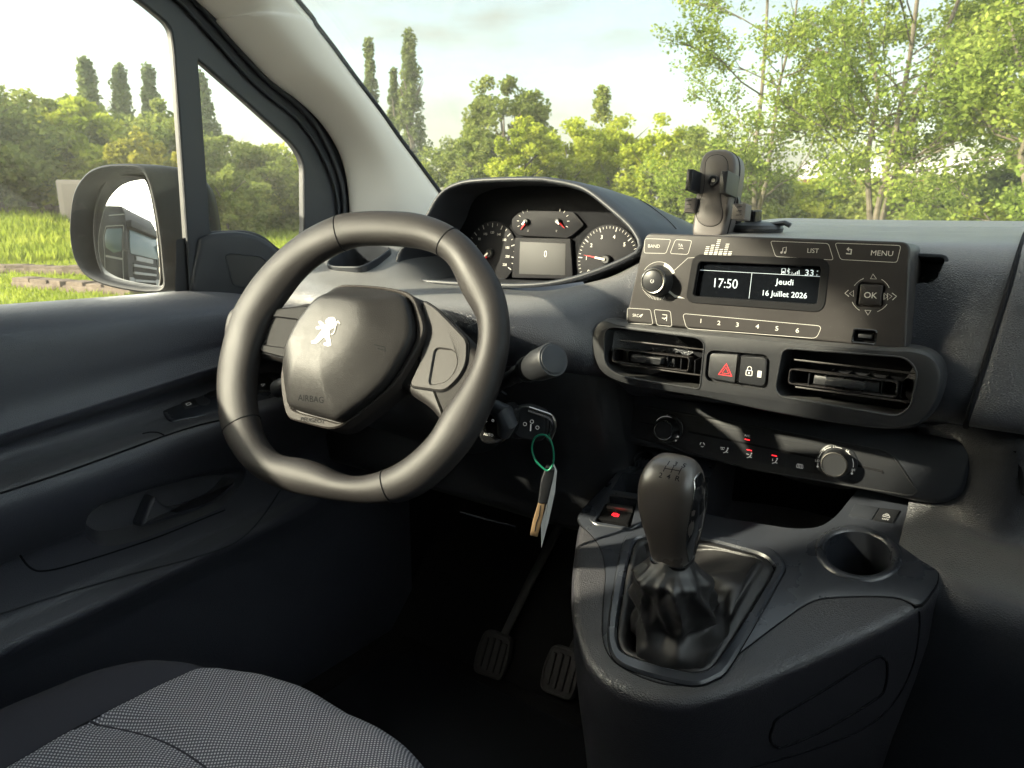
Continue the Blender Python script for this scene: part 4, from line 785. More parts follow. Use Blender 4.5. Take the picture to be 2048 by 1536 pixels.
# column shroud, stalks, control satellite
sh = MB(); c0_ = WP.P(0, 0, -.03); ax = (WP.n * -1)
def sq(c, w, h, e=3): return [c + WP.x * (w * abs(math.cos(t)) ** (2 / e) * (1 if math.cos(t) > 0 else -1)) + WP.y * (h * abs(math.sin(t)) ** (2 / e) * (1 if math.sin(t) > 0 else -1)) for t in [2 * math.pi * j / 48 for j in range(48)]]
sh.loft([sq(c0_, .04, .04), sq(c0_ + ax * .015, .05, .05), sq(c0_ + ax * .05 - WP.y * .004, .068, .058), sq(c0_ + ax * .13, .072, .058), sq(c0_ + ax * .22, .072, .055)]); pub(sh, 'column_shroud', 'black', ang=50)
stk = Part('wiper_stalk', at(1000, 765, Y=.60))
sp_ = [at(985, 772, Y=.635), at(1010, 762, Y=.622), at(1030, 751, Y=.613), at(1048, 742, Y=.608)]
stk(MB().tube(spl(sp_, 5), [.0075] * 6 + [.008] * 5 + [.0095] * 5, 24), 'stalk_arm', 'black')
a0, a1 = at(1047, 742, Y=.608), at(1107, 719, Y=.588); ax = (a1 - a0).normalized(); ln = (a1 - a0).length
stk(MB().lathe(a0, ax, [(.009, 0), (.0125, .004), (.0138, .0105), (.0138, .014)], 36), 'stalk_ring', 'black'); stk(MB().lathe(a0, ax, [(.0128, .014), (.0128, .0160)], 36), 'stalk_gap', 'deep')
stk(MB().lathe(a0, ax, [(.0125, .0160), (.0136, .0185), (.0160, .030), (.0170, ln - .003), (.0162, ln), (.0160, ln)], 40), 'stalk_barrel', 'black')
stk(MB().lathe(a0, ax, [(.0148, ln - .001), (.0142, ln + .0012), (.0120, ln + .0018), (.0001, ln + .0014)], 40), 'stalk_button', 'hood')
pub(MB().tube([at(556, 778, Y=.60), at(575, 770, Y=.60), at(620, 770, Y=.61)], [.012, .013, .010], 20), 'light_stalk', 'black')
cst = Part('cruise_control_satellite', at(990, 850, Y=.60)); SPL = Pl(at(992, 852, Y=.600), (.25, -1, .1))
cst(MB().slab(SPL, resamp(spl(SPL.L([(962, 830), (985, 812), (1012, 815), (1020, 850), (1010, 880), (985, 890), (962, 884), (955, 860)]), 5, True), 60), -.03, 0, .004, 3), 'housing', 'gloss')
cst(MB().tube([at(990, 815, Y=.590), at(1008, 826, Y=.586), at(1014, 846, Y=.588), at(1008, 868, Y=.594)], [.0085, .0105, .0105, .007], 20), 'thumb_lever', 'hood')
mk = MB(); mk.text(SPL, 'AUTO', SPL.uv(977, 869), .0030, .0003); mk.ribbon(SPL, disc(SPL.uv(986, 841), .0012, 10), .0005, .0002, closed=True); mk.ribbon(SPL, SPL.L([(970, 838), (974, 843), (969, 846)]), .0006, .0002); cst(mk, 'satellite_marks', 'printgrey', smooth=False)
pub(MB().lathe(at(1036, 845, Y=.655), (.25, -1, .15), [(.018, -.03), (.019, .0), (.017, .006), (.0001, .006)], 36), 'ignition_lock', 'black')
pub(MB().box(at(1005, 785, Y=.62), (.004, .002, .013), WP.n.to_track_quat('Z', 'Y').to_matrix(), .0005), 'stalk_marker', 'hood')
# ---------------------------------------------------------------- keys in the ignition: separate things
kc_ = at(1066, 850, Y=.640); kpl = Pl(kc_, (.35, -1, .05)); key = tag(empty('car_key', kc_), 'black folding remote key with a chrome loop, pushed into the ignition', 'key')
def onk(mb, name, m, par, loc, **k):
    o = mb.make(name, M[m], par, **k); o.matrix_parent_inverse = Matrix.Translation(-loc); return o
fob = ccw(resamp(spl(kpl.L([(1028, 822), (1050, 812), (1078, 820), (1092, 832), (1090, 872), (1076, 884), (1050, 880), (1028, 870), (1020, 846)]), 5, True), 70))
onk(MB().slab(kpl, fob, -.013, 0, .003, 3), 'fob', 'black', key, kc_)
onk(MB().tube([kpl.P(*kpl.uv(x, y), .001) for x, y in spl([(1058, 818), (1085, 827), (1102, 834), (1108, 848), (1104, 864), (1097, 880)], 4)], .0024, 10, ry=.0034), 'key_loop', 'chrome', key, kc_)
ks_ = MB()
for x, y in ((1050, 848), (1064, 843), (1075, 855)): u, v = kpl.uv(x, y); ks_.ribbon(kpl, disc((u, v), .0019, 14), .0005, .0003, closed=True)
ks_.ribbon(kpl, kpl.L([(1062, 848), (1061, 862)]), .0012, .0003); u, v = kpl.uv(1031, 858); ks_.ribbon(kpl, [(u - .0015, v), (u + .001, v + .001), (u, v + .0035)], .0012, .0003)
onk(ks_, 'key_symbols', 'printgrey', key, kc_, smooth=False)
rp_ = [kpl.P(*kpl.uv(x, y), .0055) for x, y in spl([(1090, 867), (1073, 872), (1066, 893), (1072, 915), (1085, 930), (1098, 938), (1108, 925), (1109, 900), (1103, 878)], 5, True)]
gr = MB().tube(rp_, .0011, 8, closed=True).make('key_ring', M['green']); tag(gr, 'thin green plastic ring hanging from the chrome loop of the ignition key', 'key ring')
k2c = at(1090, 960, Y=.642); k2p = Pl(k2c, (.6, -1, .02)); k2 = tag(empty('spare_key', k2c), 'worn brass key with a long black plastic head, hanging from the green ring', 'key')
onk(MB().slab(k2p, rnd(k2p.L([(1093, 930), (1110, 936), (1106, 960), (1094, 1006), (1076, 1006), (1082, 960)]), .003), -.003, .003, .0015, 3), 'key_head', 'black', k2, k2c)
onk(MB().slab(k2p, rnd(k2p.L([(1077, 1004), (1090, 1006), (1084, 1040), (1075, 1073), (1060, 1070), (1066, 1040)]), .001), -.0011, .0011, .0004), 'key_blade', 'brass', k2, k2c)
onk(MB().ribbon(k2p, k2p.L([(1081, 1010), (1079, 1030), (1073, 1045), (1070, 1062)]), .0012, .0011), 'blade_groove', 'black', k2, k2c, smooth=False)
tp_ = Pl(at(1098, 1000, Y=.648), (.93, -.36, .05), (.36, .93, 0)); tv = [(1105, 920), (1114, 942), (1110, 985), (1098, 1040), (1083, 1097), (1082, 1050), (1096, 1000), (1104, 955)]
tg = MB().slab(Pl(at(1098, 1000, Y=.648), (.75, -.66, .05)), rnd(Pl(at(1098, 1000, Y=.648), (.75, -.66, .05)).L(tv), .001), -.0004, 0, .0001, 1).make('paper_tag', M['paper']); tag(tg, 'narrow white paper label hanging behind the brass key', 'tag')
# ---------------------------------------------------------------- driver's door
dr = Part('driver_door', (-.72, .3, .6))
def dsec(y):
    f = (y - .3) / .5; a = .05 * f          # lines on the door climb towards the front
    lean = -.0
    P = [(-.748, 1.12), (-.745, 1.150), (-.735, 1.160 - .012 * f), (-.712, 1.160 - .016 * f), (-.690, 1.150 - .018 * f), (-.676, 1.128 - .01 * f), (-.672, 1.09), (-.672, 1.052 + a), (-.666, 1.034 + a), (-.664, 1.028 + a), (-.672, 1.018 + a), (-.694, 1.006 + a * .9), (-.696, .992 + a * .8),
         (-.680, .982 + a * .6), (-.652, .980 + a * .6), (-.636, .978 + a * .6), (-.627, .968 + a * .6), (-.628, .950 + a * .6), (-.640, .925 + a * .6), (-.658, .900 + a * .6), (-.672, .885 + a * .5), (-.684, .872 + a * .5), (-.687, .84 + a * .45), (-.684, .808 + a * .45), (-.672, .796 + a * .45), (-.664, .788 + a * .45), (-.664, .778 + a * .45), (-.674, .762 + a * .45), (-.690, .73 + a * .4), (-.700, .66), (-.705, .50), (-.745, .46), (-.76, .8)]
    fr = max(0, (y - .62) / .3); w = fr * fr * (3 - 2 * fr) if fr < 1 else 1
    o = []
    for x, z in P:
        if z < 1.06: x = x + (-.715 - x) * w * (.85 if z < 1.0 else .6)
        o.append((x, y, z))
    return o
dm = MB(); ys = np.linspace(-.30, .98, 60); Lp = [spl(dsec(float(y)), 4, True) for y in ys]; dm.loft(Lp); door = dr(dm, 'door_panel', 'door', ang=60)
def ond(px, py, h=.0, obj=None):
    dg = bpy.context.evaluated_depsgraph_get(); t = BVHTree.FromObject(obj or door, dg); q = t.ray_cast(CAM, ray(px, py).normalized())
    if not q[0]: return None
    n = q[1] if q[1].dot(ray(px, py)) < 0 else -q[1]; return q[0] + n * h
def line_on(pts, r, name, m, h=0, closed=False, k=5, obj=None):
    P = [ond(x, y, h, obj) for x, y in spl(pts, k, closed)]; P = [p for p in P if p]
    if len(P) > 3: return dr(MB().tube(P, r, 6, closed=closed), name, m)
line_on([(0, 987), (120, 948), (240, 905), (330, 872), (400, 850), (445, 840)], .0014, 'armrest_seam', 'deep')
line_on([(330, 872), (318, 866), (300, 865), (285, 868)], .0012, 'armrest_seam', 'deep')
line_on([(40, 1110), (60, 1135), (90, 1142), (160, 1125), (300, 1080), (400, 1040), (450, 1020)], .0012, 'pocket_edge', 'deep')
line_on([(0, 1228), (120, 1190), (260, 1150), (380, 1118), (470, 1085), (520, 1040), (560, 980)], .0012, 'lower_seam', 'hood', h=.0006)
# pull recess sunk into the door, with its handle
RPn = ond(330, 1030); RPL = Pl(V3(RPn), (1, 0, .12), (0, 1, .12))
rc_ = ccw(resamp(spl(RPL.L([(150, 1022), (158, 1052), (179, 1080), (210, 1093), (250, 1089), (292, 1077), (370, 1048), (433, 1022), (456, 1002), (486, 958), (480, 935), (440, 932), (380, 944), (308, 962), (233, 983), (170, 1002)]), 5, True), 90))
ct = MB(); ct.loft([[RPL.P(u, v, -.028) for u, v in off(rc_, .016)], [RPL.P(u, v, -.012) for u, v in off(rc_, .005)], [RPL.P(u, v, -.002) for u, v in rc_], [RPL.P(u, v, .05) for u, v in off(rc_, -.003)]]); cut(door, ct, ang=50)
hp2 = [(288, 1054), (294, 1030), (304, 1004), (314, 992), (330, 1008), (350, 1016), (380, 1012), (410, 1002), (440, 985), (470, 958), (474, 972), (440, 1004), (390, 1026), (340, 1042)]
dr(MB().slab(RPL, resamp(spl(RPL.L(hp2), 4, True), 70), -.026, -.004, .006, 4), 'pull_handle', 'door')
# window switches
SWn = ond(430, 812) or V3((-.66, .52, 1.0)); spl_ = Pl(V3(SWn) + V3((.004, 0, .002)), (.45, -.12, 1), (0, 1, .1))
dr(MB().slab(spl_, rnd(spl_.L([(306, 806), (330, 796), (540, 745), (566, 752), (566, 800), (540, 812), (348, 848), (338, 844)]), .006), -.02, .004, .0026, 3), 'switch_panel', 'trim')
for A_, nm in (([(356, 800), (388, 795), (399, 813), (369, 820)], 'window_switch'), ([(408, 780), (434, 774), (447, 790), (421, 797)], 'window_switch'), ([(505, 768), (520, 754), (542, 758), (548, 772), (540, 784), (515, 786)], 'mirror_control')):
    p_ = ccw(rnd(spl_.L(A_, .003), .002)); dr(MB().slab(spl_, p_, .001, .0062 if nm == 'mirror_control' else .0048, .0016, 3), nm, 'black'); dr(MB().ring(spl_, off(p_, -.0008), off(p_, .0001), .002, .0034, 60, .0001), 'switch_gap', 'deep')
u, v = spl_.uv(377, 808, .005); wm = MB(); wm.ribbon(spl_, rnd([(u - .003, v - .002), (u + .003, v - .002), (u + .003, v + .002), (u - .003, v + .002)], .001), .0006, .005, closed=True)
u, v = spl_.uv(527, 770, .0065); wm.ribbon(spl_, [(u - .003, v - .002), (u + .003, v + .001), (u - .002, v + .003)], .0006, .0066, closed=True); dr(wm, 'switch_symbols', 'printgrey', smooth=False)
# door frame: one pressed panel with the window and quarter light cut out
DX = -.728; FP = Pl((DX, .5, 1.3), (1, 0, 0), (0, 1, 0))
fpx = [(395, 0), (437, 46), (542, 158), (637, 233), (683, 308), (702, 375), (708, 430), (712, 500)]
fr_o = [(y - .5, z - 1.3) for y, z in ((-.34, 1.10), (.90, 1.08))] + FP.L(fpx)[::-1] + [(.36 - .5, 1.70 - 1.3), (.1 - .5, 1.755 - 1.3), (-.34 - .5, 1.765 - 1.3)]
fr_o = ccw(fr_o)
frm = dr(MB().slab(FP, fr_o, -.016, 0, .004, 3), 'window_frame', 'frame')
wA = rnd(FP.L([(387, 610), (372, 380), (352, 100), (346, 52), (285, 0)]) + [(.33 - .5, 1.615 - 1.3), (.1 - .5, 1.675 - 1.3), (-.14 - .5, 1.69 - 1.3), (.0 - .5, 1.12 - 1.3)], [.002, .05, .05, .012, .06, .06, .05, .03, .01])  # unseen slanted rear edge, shaped to keep sun off the console
wB = rnd(FP.L([(419, 466), (393, 112), (482, 190), (592, 290), (611, 325), (612, 470), (596, 520), (556, 500), (528, 474), (494, 464)]), [.004, .006, .05, .03, .02, .02, .01, .02, .02, .02])
cut(frm, MB().slab(FP, wA, -.08, .02, .0001, 1)); cut(frm, MB().slab(FP, wB, -.08, .02, .0001, 1))
dr(MB().tube([FP.P(u, v, -.003) for u, v in resamp(ccw(wB), 120)], .0028, 8, closed=True), 'quarter_glass_seal', 'rubber')
dr(MB().tube([FP.P(u, v, -.003) for u, v in resamp(ccw(wA), 160)], .0030, 8, closed=True), 'window_seal', 'rubber')
sl = FP.L([(300, -70), (365, -20), (412, 30), (520, 150), (610, 228), (655, 300), (680, 370), (686, 440)])
for d_, r_, m_ in ((0, .0045, 'rubber'), (-.014, .0024, 'hood')):
    S_ = spl([FP.P(u - abs(d_) * .9, v + d_, .004) for u, v in sl], 5); dr(MB().tube(S_, r_, 10), 'door_seal', m_)
for P_, nm in ((wA, 'window_glass'), (wB, 'quarter_glass')): dr(MB().slab(FP, off(ccw(P_), -.004), -.012, -.008, .0001, 1), nm, 'glass')
# mirror sail panel with its speaker grille
TP = Pl(at(470, 520, X=-.705), (1, -.35, .05), (0, 1, 0))
tv = [(396, 600), (396, 492), (404, 474), (430, 466), (470, 463), (500, 467), (530, 478), (556, 500), (566, 530), (566, 610)]
dr(MB().slab(TP, resamp(spl(TP.L(tv), 4, True), 90), -.035, 0, .008, 5), 'mirror_sail_panel', 'hood', ang=50)
gp_ = ccw(rnd(TP.L([(452, 512), (462, 508), (522, 514), (538, 530), (530, 566), (520, 572), (474, 572), (466, 566)]), .004)); dr(MB().slab(TP, gp_, -.004, .0008, .0006, 1), 'speaker_grille', 'black'); dr(MB().ring(TP, off(gp_, -.0018), off(gp_, 0), -.002, .0016, 70), 'grille_rim', 'hood')
hm = MB(); lo = np.min(np.array(gp_), 0); hi = np.max(np.array(gp_), 0); k = 0
inside = lambda p, P: sum(((P[i][1] > p[1]) != (P[i - 1][1] > p[1])) and (p[0] < (P[i - 1][0] - P[i][0]) * (p[1] - P[i][1]) / (P[i - 1][1] - P[i][1] + 1e-12) + P[i][0]) for i in range(len(P))) % 2 == 1
gi = off(gp_, .003)
for i in range(40):
    for j in range(40):
        p = (lo[0] + .0030 * i + (.0015 if j % 2 else 0), lo[1] + .0026 * j)
        if p[0] < hi[0] and p[1] < hi[1] and inside(p, gi): hm.add([TP.P(*q, .0010) for q in disc(p, .0009, 6)], [tuple(range(6))])
dr(hm, 'grille_holes', 'bezel', smooth=False)
# ---------------------------------------------------------------- door mirror
MG = at(262, 468, X=-.90); TRK = V3((-4.4, -8.8, 2.75))
mn = ((CAM - MG).normalized() + (TRK - MG).normalized()).normalized(); hn = V3((mn.x, mn.y, mn.z * .3)).normalized()
MP = Pl(MG + hn * .022, hn); mr_ = Part('door_mirror', MG)
z6 = lambda L: [(120 + x / 5.121, 310 + y / 5.121) for x, y in L]
mo = [(92, 800), (95, 650), (110, 500), (140, 370), (200, 260), (300, 155), (450, 98), (620, 85), (780, 92), (870, 130), (925, 220), (970, 360), (1020, 600), (1060, 880), (1085, 1150), (1098, 1330), (1050, 1405), (950, 1418), (820, 1412), (600, 1375), (400, 1320), (250, 1235), (165, 1120), (115, 980)]
MO = ccw(resamp(spl(MP.L(z6(mo)), 5, True), 110))
gl_ = [(520, 205), (650, 203), (790, 212), (860, 245), (905, 340), (950, 520), (990, 760), (1015, 1050), (1018, 1240), (1000, 1340), (950, 1368), (800, 1342), (600, 1296), (460, 1244), (400, 1150), (362, 1010), (342, 820), (350, 600), (390, 400), (445, 280)]
GLp = ccw(resamp(spl([Pl(MG, mn).uv(x, y) for x, y in z6(gl_)], 4, True), 90)); gpl = Pl(MG, mn)
mh = MB(); L = [[MP.P(u, v, -.040) for u, v in off(MO, .013)], [MP.P(u, v, -.004) for u, v in off(MO, .010)], [MP.P(u, v, .0) for u, v in off(MO, .0062)], [MP.P(u, v, .0012) for u, v in off(MO, .0035)], [MP.P(u, v, -.001) for u, v in off(MO, .0008)], [MP.P(u, v, -.006) for u, v in MO]]
mc = np.mean(np.array(MO), 0)
fwd = V3((.10, 1, 0)).normalized()
for d, s_ in ((.03, 1.0), (.06, .975), (.085, .90), (.105, .74), (.118, .45), (.122, .1)): L.append([MP.P(mc[0] + (u - mc[0]) * s_, mc[1] + (v - mc[1]) * s_, -.006) + fwd * d for u, v in MO])
mh.loft(L, (True, True)); mr_(mh, 'mirror_housing', 'mirrorbody', ang=60)
# slightly convex mirror glass
RC = 1.15; gm = MB(); vs = [gpl.P(*np.mean(np.array(GLp), 0), .0)]; gc = np.mean(np.array(GLp), 0); NR = 14
V_ = [gpl.P(gc[0], gc[1], 0)]; F_ = []; NG = len(GLp)
for r in range(1, NR + 1):
    for u, v in GLp:
        du, dv = (u - gc[0]) * r / NR, (v - gc[1]) * r / NR; V_.append(gpl.P(gc[0] + du, gc[1] + dv, -(du * du + dv * dv) / (2 * RC)))
for j in range(NG): F_.append((0, 1 + j, 1 + (j + 1) % NG))
for r in range(NR - 1):
    for j in range(NG): a = 1 + r * NG; F_.append((a + j, a + NG + j, a + NG + (j + 1) % NG, a + (j + 1) % NG))
gm.add(V_, F_); mr_(gm, 'mirror_glass', 'mirror', ang=180)
ed = [gpl.P(u, v, -(((u - gc[0]) ** 2 + (v - gc[1]) ** 2)) / (2 * RC)) for u, v in GLp]; mr_(MB().tube(ed, .0016, 6, closed=True), 'glass_edge', 'black')
mr_(MB().loft([[at(x, y, X=xx) for x, y in ((352, 480), (392, 470), (400, 600), (350, 590))] for xx in (-.83, -.735)]), 'mirror_arm', 'black')
# ---------------------------------------------------------------- windscreen pillar trim and cab shell
Lp_ = [at(x, y, X=-.716) for x, y in ((395, 0), (437, 46), (490, 104), (542, 158), (592, 196), (637, 238), (668, 282), (686, 322), (697, 370), (702, 430), (706, 520))]
Rp_ = [at(x, y, X=-.655 + (y < 200) * .0) for x, y in ((590, 0), (628, 50), (665, 98), (700, 146), (732, 188), (762, 228), (795, 275), (830, 322), (855, 356), (882, 392), (930, 455))]
ext = lambda P, q: [V3(q)] + P
Lp_ = [V3((-.70, .10, 1.725)), V3((-.712, .36, 1.675))] + Lp_; Rp_ = [V3((-.58, .30, 1.735)), V3((-.62, .50, 1.665))] + Rp_
rows = []
for a, b in zip(Lp_, Rp_):
    m_ = V3((.80, -.45, .1)).normalized(); rows.append([a + V3((-.01, .012, 0)), a, a.lerp(b, .22) + m_ * .020, a.lerp(b, .5) + m_ * .032, a.lerp(b, .8) + m_ * .020, b, b + V3((-.02, .01, .0))])
bk_ = MB(); bk_.loft([[a + V3((-.035, .004, 0)), a + V3((-.02, .02, 0)), b + V3((-.02, .012, 0)), b + V3((-.06, .02, 0))] for a, b in zip(Lp_, Rp_)]); pub(bk_, 'pillar_structure', 'frame')
pm = MB(); pm.grid(rows, 5, 5); pub(pm, 'windscreen_pillar_trim', 'pillar', ang=80)
pub(MB().tube(spl([b + V3((.002, .004, .0)) for b in Rp_], 4), .0032, 8), 'windscreen_edge', 'rubber')
# outer skin behind the trim so the pillar has a body
wsl = V3((0, -.80, .50)).normalized(); wsn = V3((0, .50, .80)).normalized()
wsn = V3((0, .485, .66)).normalized(); WSP = Pl((0, 1.165, 1.212), wsn, (1, 0, 0))
pub(MB().slab(WSP, [(-.72, -.02), (.74, -.02), (.70, -.84), (-.70, -.84)][::1] if WSP.y.z < 0 else [(-.75, -.01), (.75, -.01), (.70, .84), (-.70, .84)], -.002, .002, .0001, 1), 'windscreen', 'ws')
hl_ = lambda name, mbx, m='headliner': pub(mbx, name, m)
hl_('roof_lining', MB().loft([[V3((x, y, z)) for x, y, z in ((-.70, yy, zz_ - .02), (-.45, yy, zz_), (.45, yy, zz_), (.70, yy, zz_ - .02), (.74, yy, zz_ + .05), (-.74, yy, zz_ + .05))] for yy, zz_ in ((.56, 1.70), (.45, 1.735), (.2, 1.755), (-.9, 1.77))]))
hl_('bulkhead', MB().box((0, -.92, 1.1), (1.48, .04, 1.36)), 'frame')
hl_('door_pillar', MB().box((-.725, -.30, 1.15), (.09, .14, 1.30), b=.02), 'frame')
hl_('side_wall', MB().box((-.745, -.62, 1.12), (.04, .56, 1.34)), 'frame')
hl_('side_wall', MB().box((.745, -.62, 1.12), (.04, .56, 1.34)), 'frame')
hl_('passenger_door', MB().box((.745, .32, .82), (.05, 1.32, .72), b=.01), 'door')
hl_('windscreen_pillar_trim', MB().tube([V3((.70, 1.12, 1.22)), V3((.67, .75, 1.52)), V3((.63, .45, 1.70)), V3((.68, .2, 1.74))], .045, 14), 'pillar')
hl_('door_pillar', MB().box((.725, -.30, 1.45), (.07, .12, .70), b=.02), 'frame')
hl_('passenger_window', MB().box((.75, .3, 1.45), (.004, 1.2, .55)), 'glass')
hl_('kick_panel', MB().box((-.735, 1.10, .80), (.03, .36, .80)), 'deep')
hl_('kick_panel', MB().box((.735, 1.10, .80), (.03, .36, .80)), 'deep')
hl_('cowl', MB().box((0, 1.42, 1.10), (1.5, .22, .22)), 'black')
hl_('firewall', MB().box((0, 1.22, .78), (1.48, .05, .72)), 'deep')
hl_('cab_floor', MB().loft([[V3((x, y, z)) for y, z in ((-.9, .452), (.92, .452), (1.20, .74), (1.20, .70), (.92, .41), (-.9, .41))] for x in (-.74, .74)]), 'carpet')
mt_ = resamp(rnd([(-.66, .25), (-.20, .25), (-.18, .88), (-.66, .88)], .05), 80)
hl_('floor_mat', MB().slab(Pl((0, 0, .455), (0, 0, 1)), mt_, 0, .008, .003), 'rubber')
# pedals
for px, py, Yp, nm in ((985, 1310, .93, 'clutch_pedal'), (1122, 1344, .93, 'brake_pedal')):
    pc = at(px, py, Y=Yp); P_ = Part(nm, pc); pp = Pl(pc, (.12, -1, .55), (1, 0, 0))
    o_ = ccw(resamp(rnd([(-.030, -.040), (.030, -.040), (.034, .0), (.028, .040), (-.028, .040), (-.034, 0)], .014), 60)); P_(MB().slab(pp, o_, -.012, 0, .004, 3), 'pad', 'pedal')
    for i in range(4):
        u0 = -.0195 + .013 * i; P_(MB().slab(pp, rnd([(u0 - .0045, -.031 + abs(i - 1.5) * .003), (u0 + .0045, -.031 + abs(i - 1.5) * .003), (u0 + .0045, .031 - abs(i - 1.5) * .003), (u0 - .0045, .031 - abs(i - 1.5) * .003)], .003), -.001, .004, .0015), 'rib', 'pedal')
    P_(MB().ring(pp, off(o_, .001), off(o_, .0045), -.004, .0028, 60, .001), 'pad_rim', 'pedal')
    P_(MB().tube([pc + V3((0, .01, .0)), pc + V3((.008, .05, .05)), pc + V3((.02, .09, .11)), pc + V3((.026, .20, .20))], [.008, .009, .010, .010], 12, ry=.005), 'arm', 'pedal')
# ---------------------------------------------------------------- driver's seat
SX, SY = -.289, .071
def seat_pt(u, v):
    """u -1..1 across, v -1..1 back to front"""
    hw = .274 - .035 * max(0, v) ** 2; X = SX + hw * math.copysign(abs(u) ** .95, u); Yf = .406 - .19 * abs(u) ** 2.76
    Y = SY - .30 + (.30 + Yf) * (v + 1) / 2
    z = .776 + .014 * math.sin(max(0, v) * math.pi * .75) + .020 * math.exp(-((abs(u) - .80) / .17) ** 2) - .012 * (1 - abs(u)) ** 2
    z -= .085 * max(0, (abs(u) - .86) / .14) ** 2.2 + .10 * max(0, (v - .80) / .2) ** 2.1
    z -= .006 * math.exp(-((v - .5) / .035) ** 2) * (abs(u) < .62)
    z += .0022 * noise.noise(V3((X * 9, Y * 9, .3))) + .0009 * noise.noise(V3((X * 31, Y * 31, 1.3)))
    z -= .004 * math.exp(-((abs(u) - .622) / .02) ** 2)
    return V3((X, Y, z))
NU, NV = 90, 80
def seatmesh(sel, name, m):
    V_ = []; F_ = []; us = [-1 + 2 * i / NU for i in range(NU + 1)]; vs_ = [-1 + 2 * j / NV for j in range(NV + 1)]
    for u in us:
        for v in vs_: V_.append(seat_pt(u, v))
    for i in range(NU):
        for j in range(NV):
            if sel((us[i] + us[i + 1]) / 2): a = i * (NV + 1) + j; F_.append((a, a + NV + 1, a + NV + 2, a + 1))
    mb = MB(); mb.add(V_, F_); o = seat(mb, name, m, ang=180, fix=True)
    b = bmesh.new(); b.from_mesh(o.data); bmesh.ops.delete(b, geom=[v for v in b.verts if not v.link_faces], context='VERTS'); b.to_mesh(o.data); b.free()
    o.data.polygons.foreach_set('use_smooth', [True] * len(o.data.polygons)); return o
seat = Part('driver_seat', (SX, SY, .46))
seatmesh(lambda u: abs(u) <= .622, 'cushion_insert', 'fabric'); seatmesh(lambda u: u > .622, 'cushion_bolster', 'seatdark'); seatmesh(lambda u: u < -.622, 'cushion_bolster', 'seatdark')
seat(MB().tube([seat_pt(-.622 + 1.244 * j / 40, .5) + V3((0, 0, -.0004)) for j in range(41)], .0013, 6), 'cushion_seam', 'seatdark')
for u in (-.622, .622): seat(MB().tube([seat_pt(u, -1 + 2 * j / 60) + V3((0, 0, -.0012)) for j in range(58)], .0016, 6), 'cushion_piping', 'deep')
sk = []
for t in range(60):
    a = t / 60 * 4
    if a < 1: u, v = -1, -1 + 2 * a
    elif a < 2: u, v = -1 + 2 * (a - 1), 1
    elif a < 3: u, v = 1, 1 - 2 * (a - 2)
    else: u, v = 1 - 2 * (a - 3), -1
    sk.append(seat_pt(u, v))
seat(MB().loft([sk, [p + V3((0, 0, -.03)) for p in sk], [V3((SX + (p.x - SX) * .93, SY + (p.y - SY) * .93, .64)) for p in sk], [V3((SX + (p.x - SX) * .85, SY + (p.y - SY) * .85, .62)) for p in sk]], (False, True)), 'cushion_side', 'seatdark')
seat(MB().box((SX, SY - .02, .54), (.40, .42, .16), b=.02), 'seat_base', 'black')
bk = []
for k_ in range(13):
    t = k_ / 12; y = -.16 - .17 * t; z = .76 + .60 * t; w = .245 * (1 - .18 * t ** 2); d = .055 * (1 - .35 * t)
    bk.append([V3((SX + w * math.copysign(abs(math.cos(a)) ** .6, math.cos(a)), y + d * math.copysign(abs(math.sin(a)) ** .6, math.sin(a)) + .0, z + .01 * math.sin(a))) for a in [2 * math.pi * j / 40 for j in range(40)]])
seat(MB().loft(bk), 'backrest', 'seatdark', ang=70)
hr_ = [[V3((SX + .13 * s_ * math.copysign(abs(math.cos(a)) ** .6, math.cos(a)), -.33 - .03 * t + .045 * s_ * math.copysign(abs(math.sin(a)) ** .7, math.sin(a)), 1.395 + .17 * t)) for a in [2 * math.pi * j / 32 for j in range(32)]] for t, s_ in ((0, .85), (.1, 1), (.5, 1.03), (.9, .95), (1, .75))]
seat(MB().loft(hr_), 'headrest', 'seatdark', ang=60)
for sx2 in (-.06, .06): seat(MB().tube([V3((SX + sx2, -.325, 1.33)), V3((SX + sx2, -.335, 1.42))], .006, 10), 'headrest_post', 'chrome')
# ---------------------------------------------------------------- phone holder on the dashboard: a thing of its own
hc = at(1425, 400, Y=.855); ph = tag(empty('phone_holder', V3((hc.x, hc.y + .02, 1.238))), 'black phone holder with two side clamps and two feet, on the dash behind the radio', 'phone holder')
PH = Pl(hc, (-.02, -1, .14)); z7 = lambda L: [(1340 + x / 7.68, 280 + y / 7.68) for x, y in L]
def onp(mb, name, m, **k):
    o = mb.make(name, M[m], ph, **k); o.matrix_parent_inverse = Matrix.Translation((-hc.x, -hc.y - .02, -1.238)); return o
M['holder'] = mat('holder_plastic', (.090, .080, .078), .45, grain=.15, gscale=2000, gtype='n', var=.05, dust=.3)
bo = [(340, 1440), (350, 1250), (385, 900), (430, 560), (455, 380), (500, 240), (590, 165), (700, 140), (850, 145), (940, 195), (995, 290), (1005, 450), (970, 700), (930, 900), (880, 1150), (835, 1330), (800, 1440), (700, 1500), (450, 1500)]
BO = ccw(resamp(spl(PH.L(z7(bo)), 5, True), 90)); onp(MB().slab(PH, BO, -.032, 0, .004, 4), 'body', 'holder', ang=50)
onp(MB().ring(PH, off(BO, -.0008), off(BO, .0008), -.015, -.0135, 90, .0002), 'body_seam', 'deep')
f8 = [(545, 440), (560, 330), (620, 255), (720, 232), (820, 255), (880, 340), (885, 470), (850, 600), (800, 720), (775, 850), (790, 1000), (808, 1130), (780, 1250), (700, 1310), (610, 1325), (510, 1300), (430, 1220), (410, 1110), (440, 980), (500, 850), (530, 700), (540, 560)]
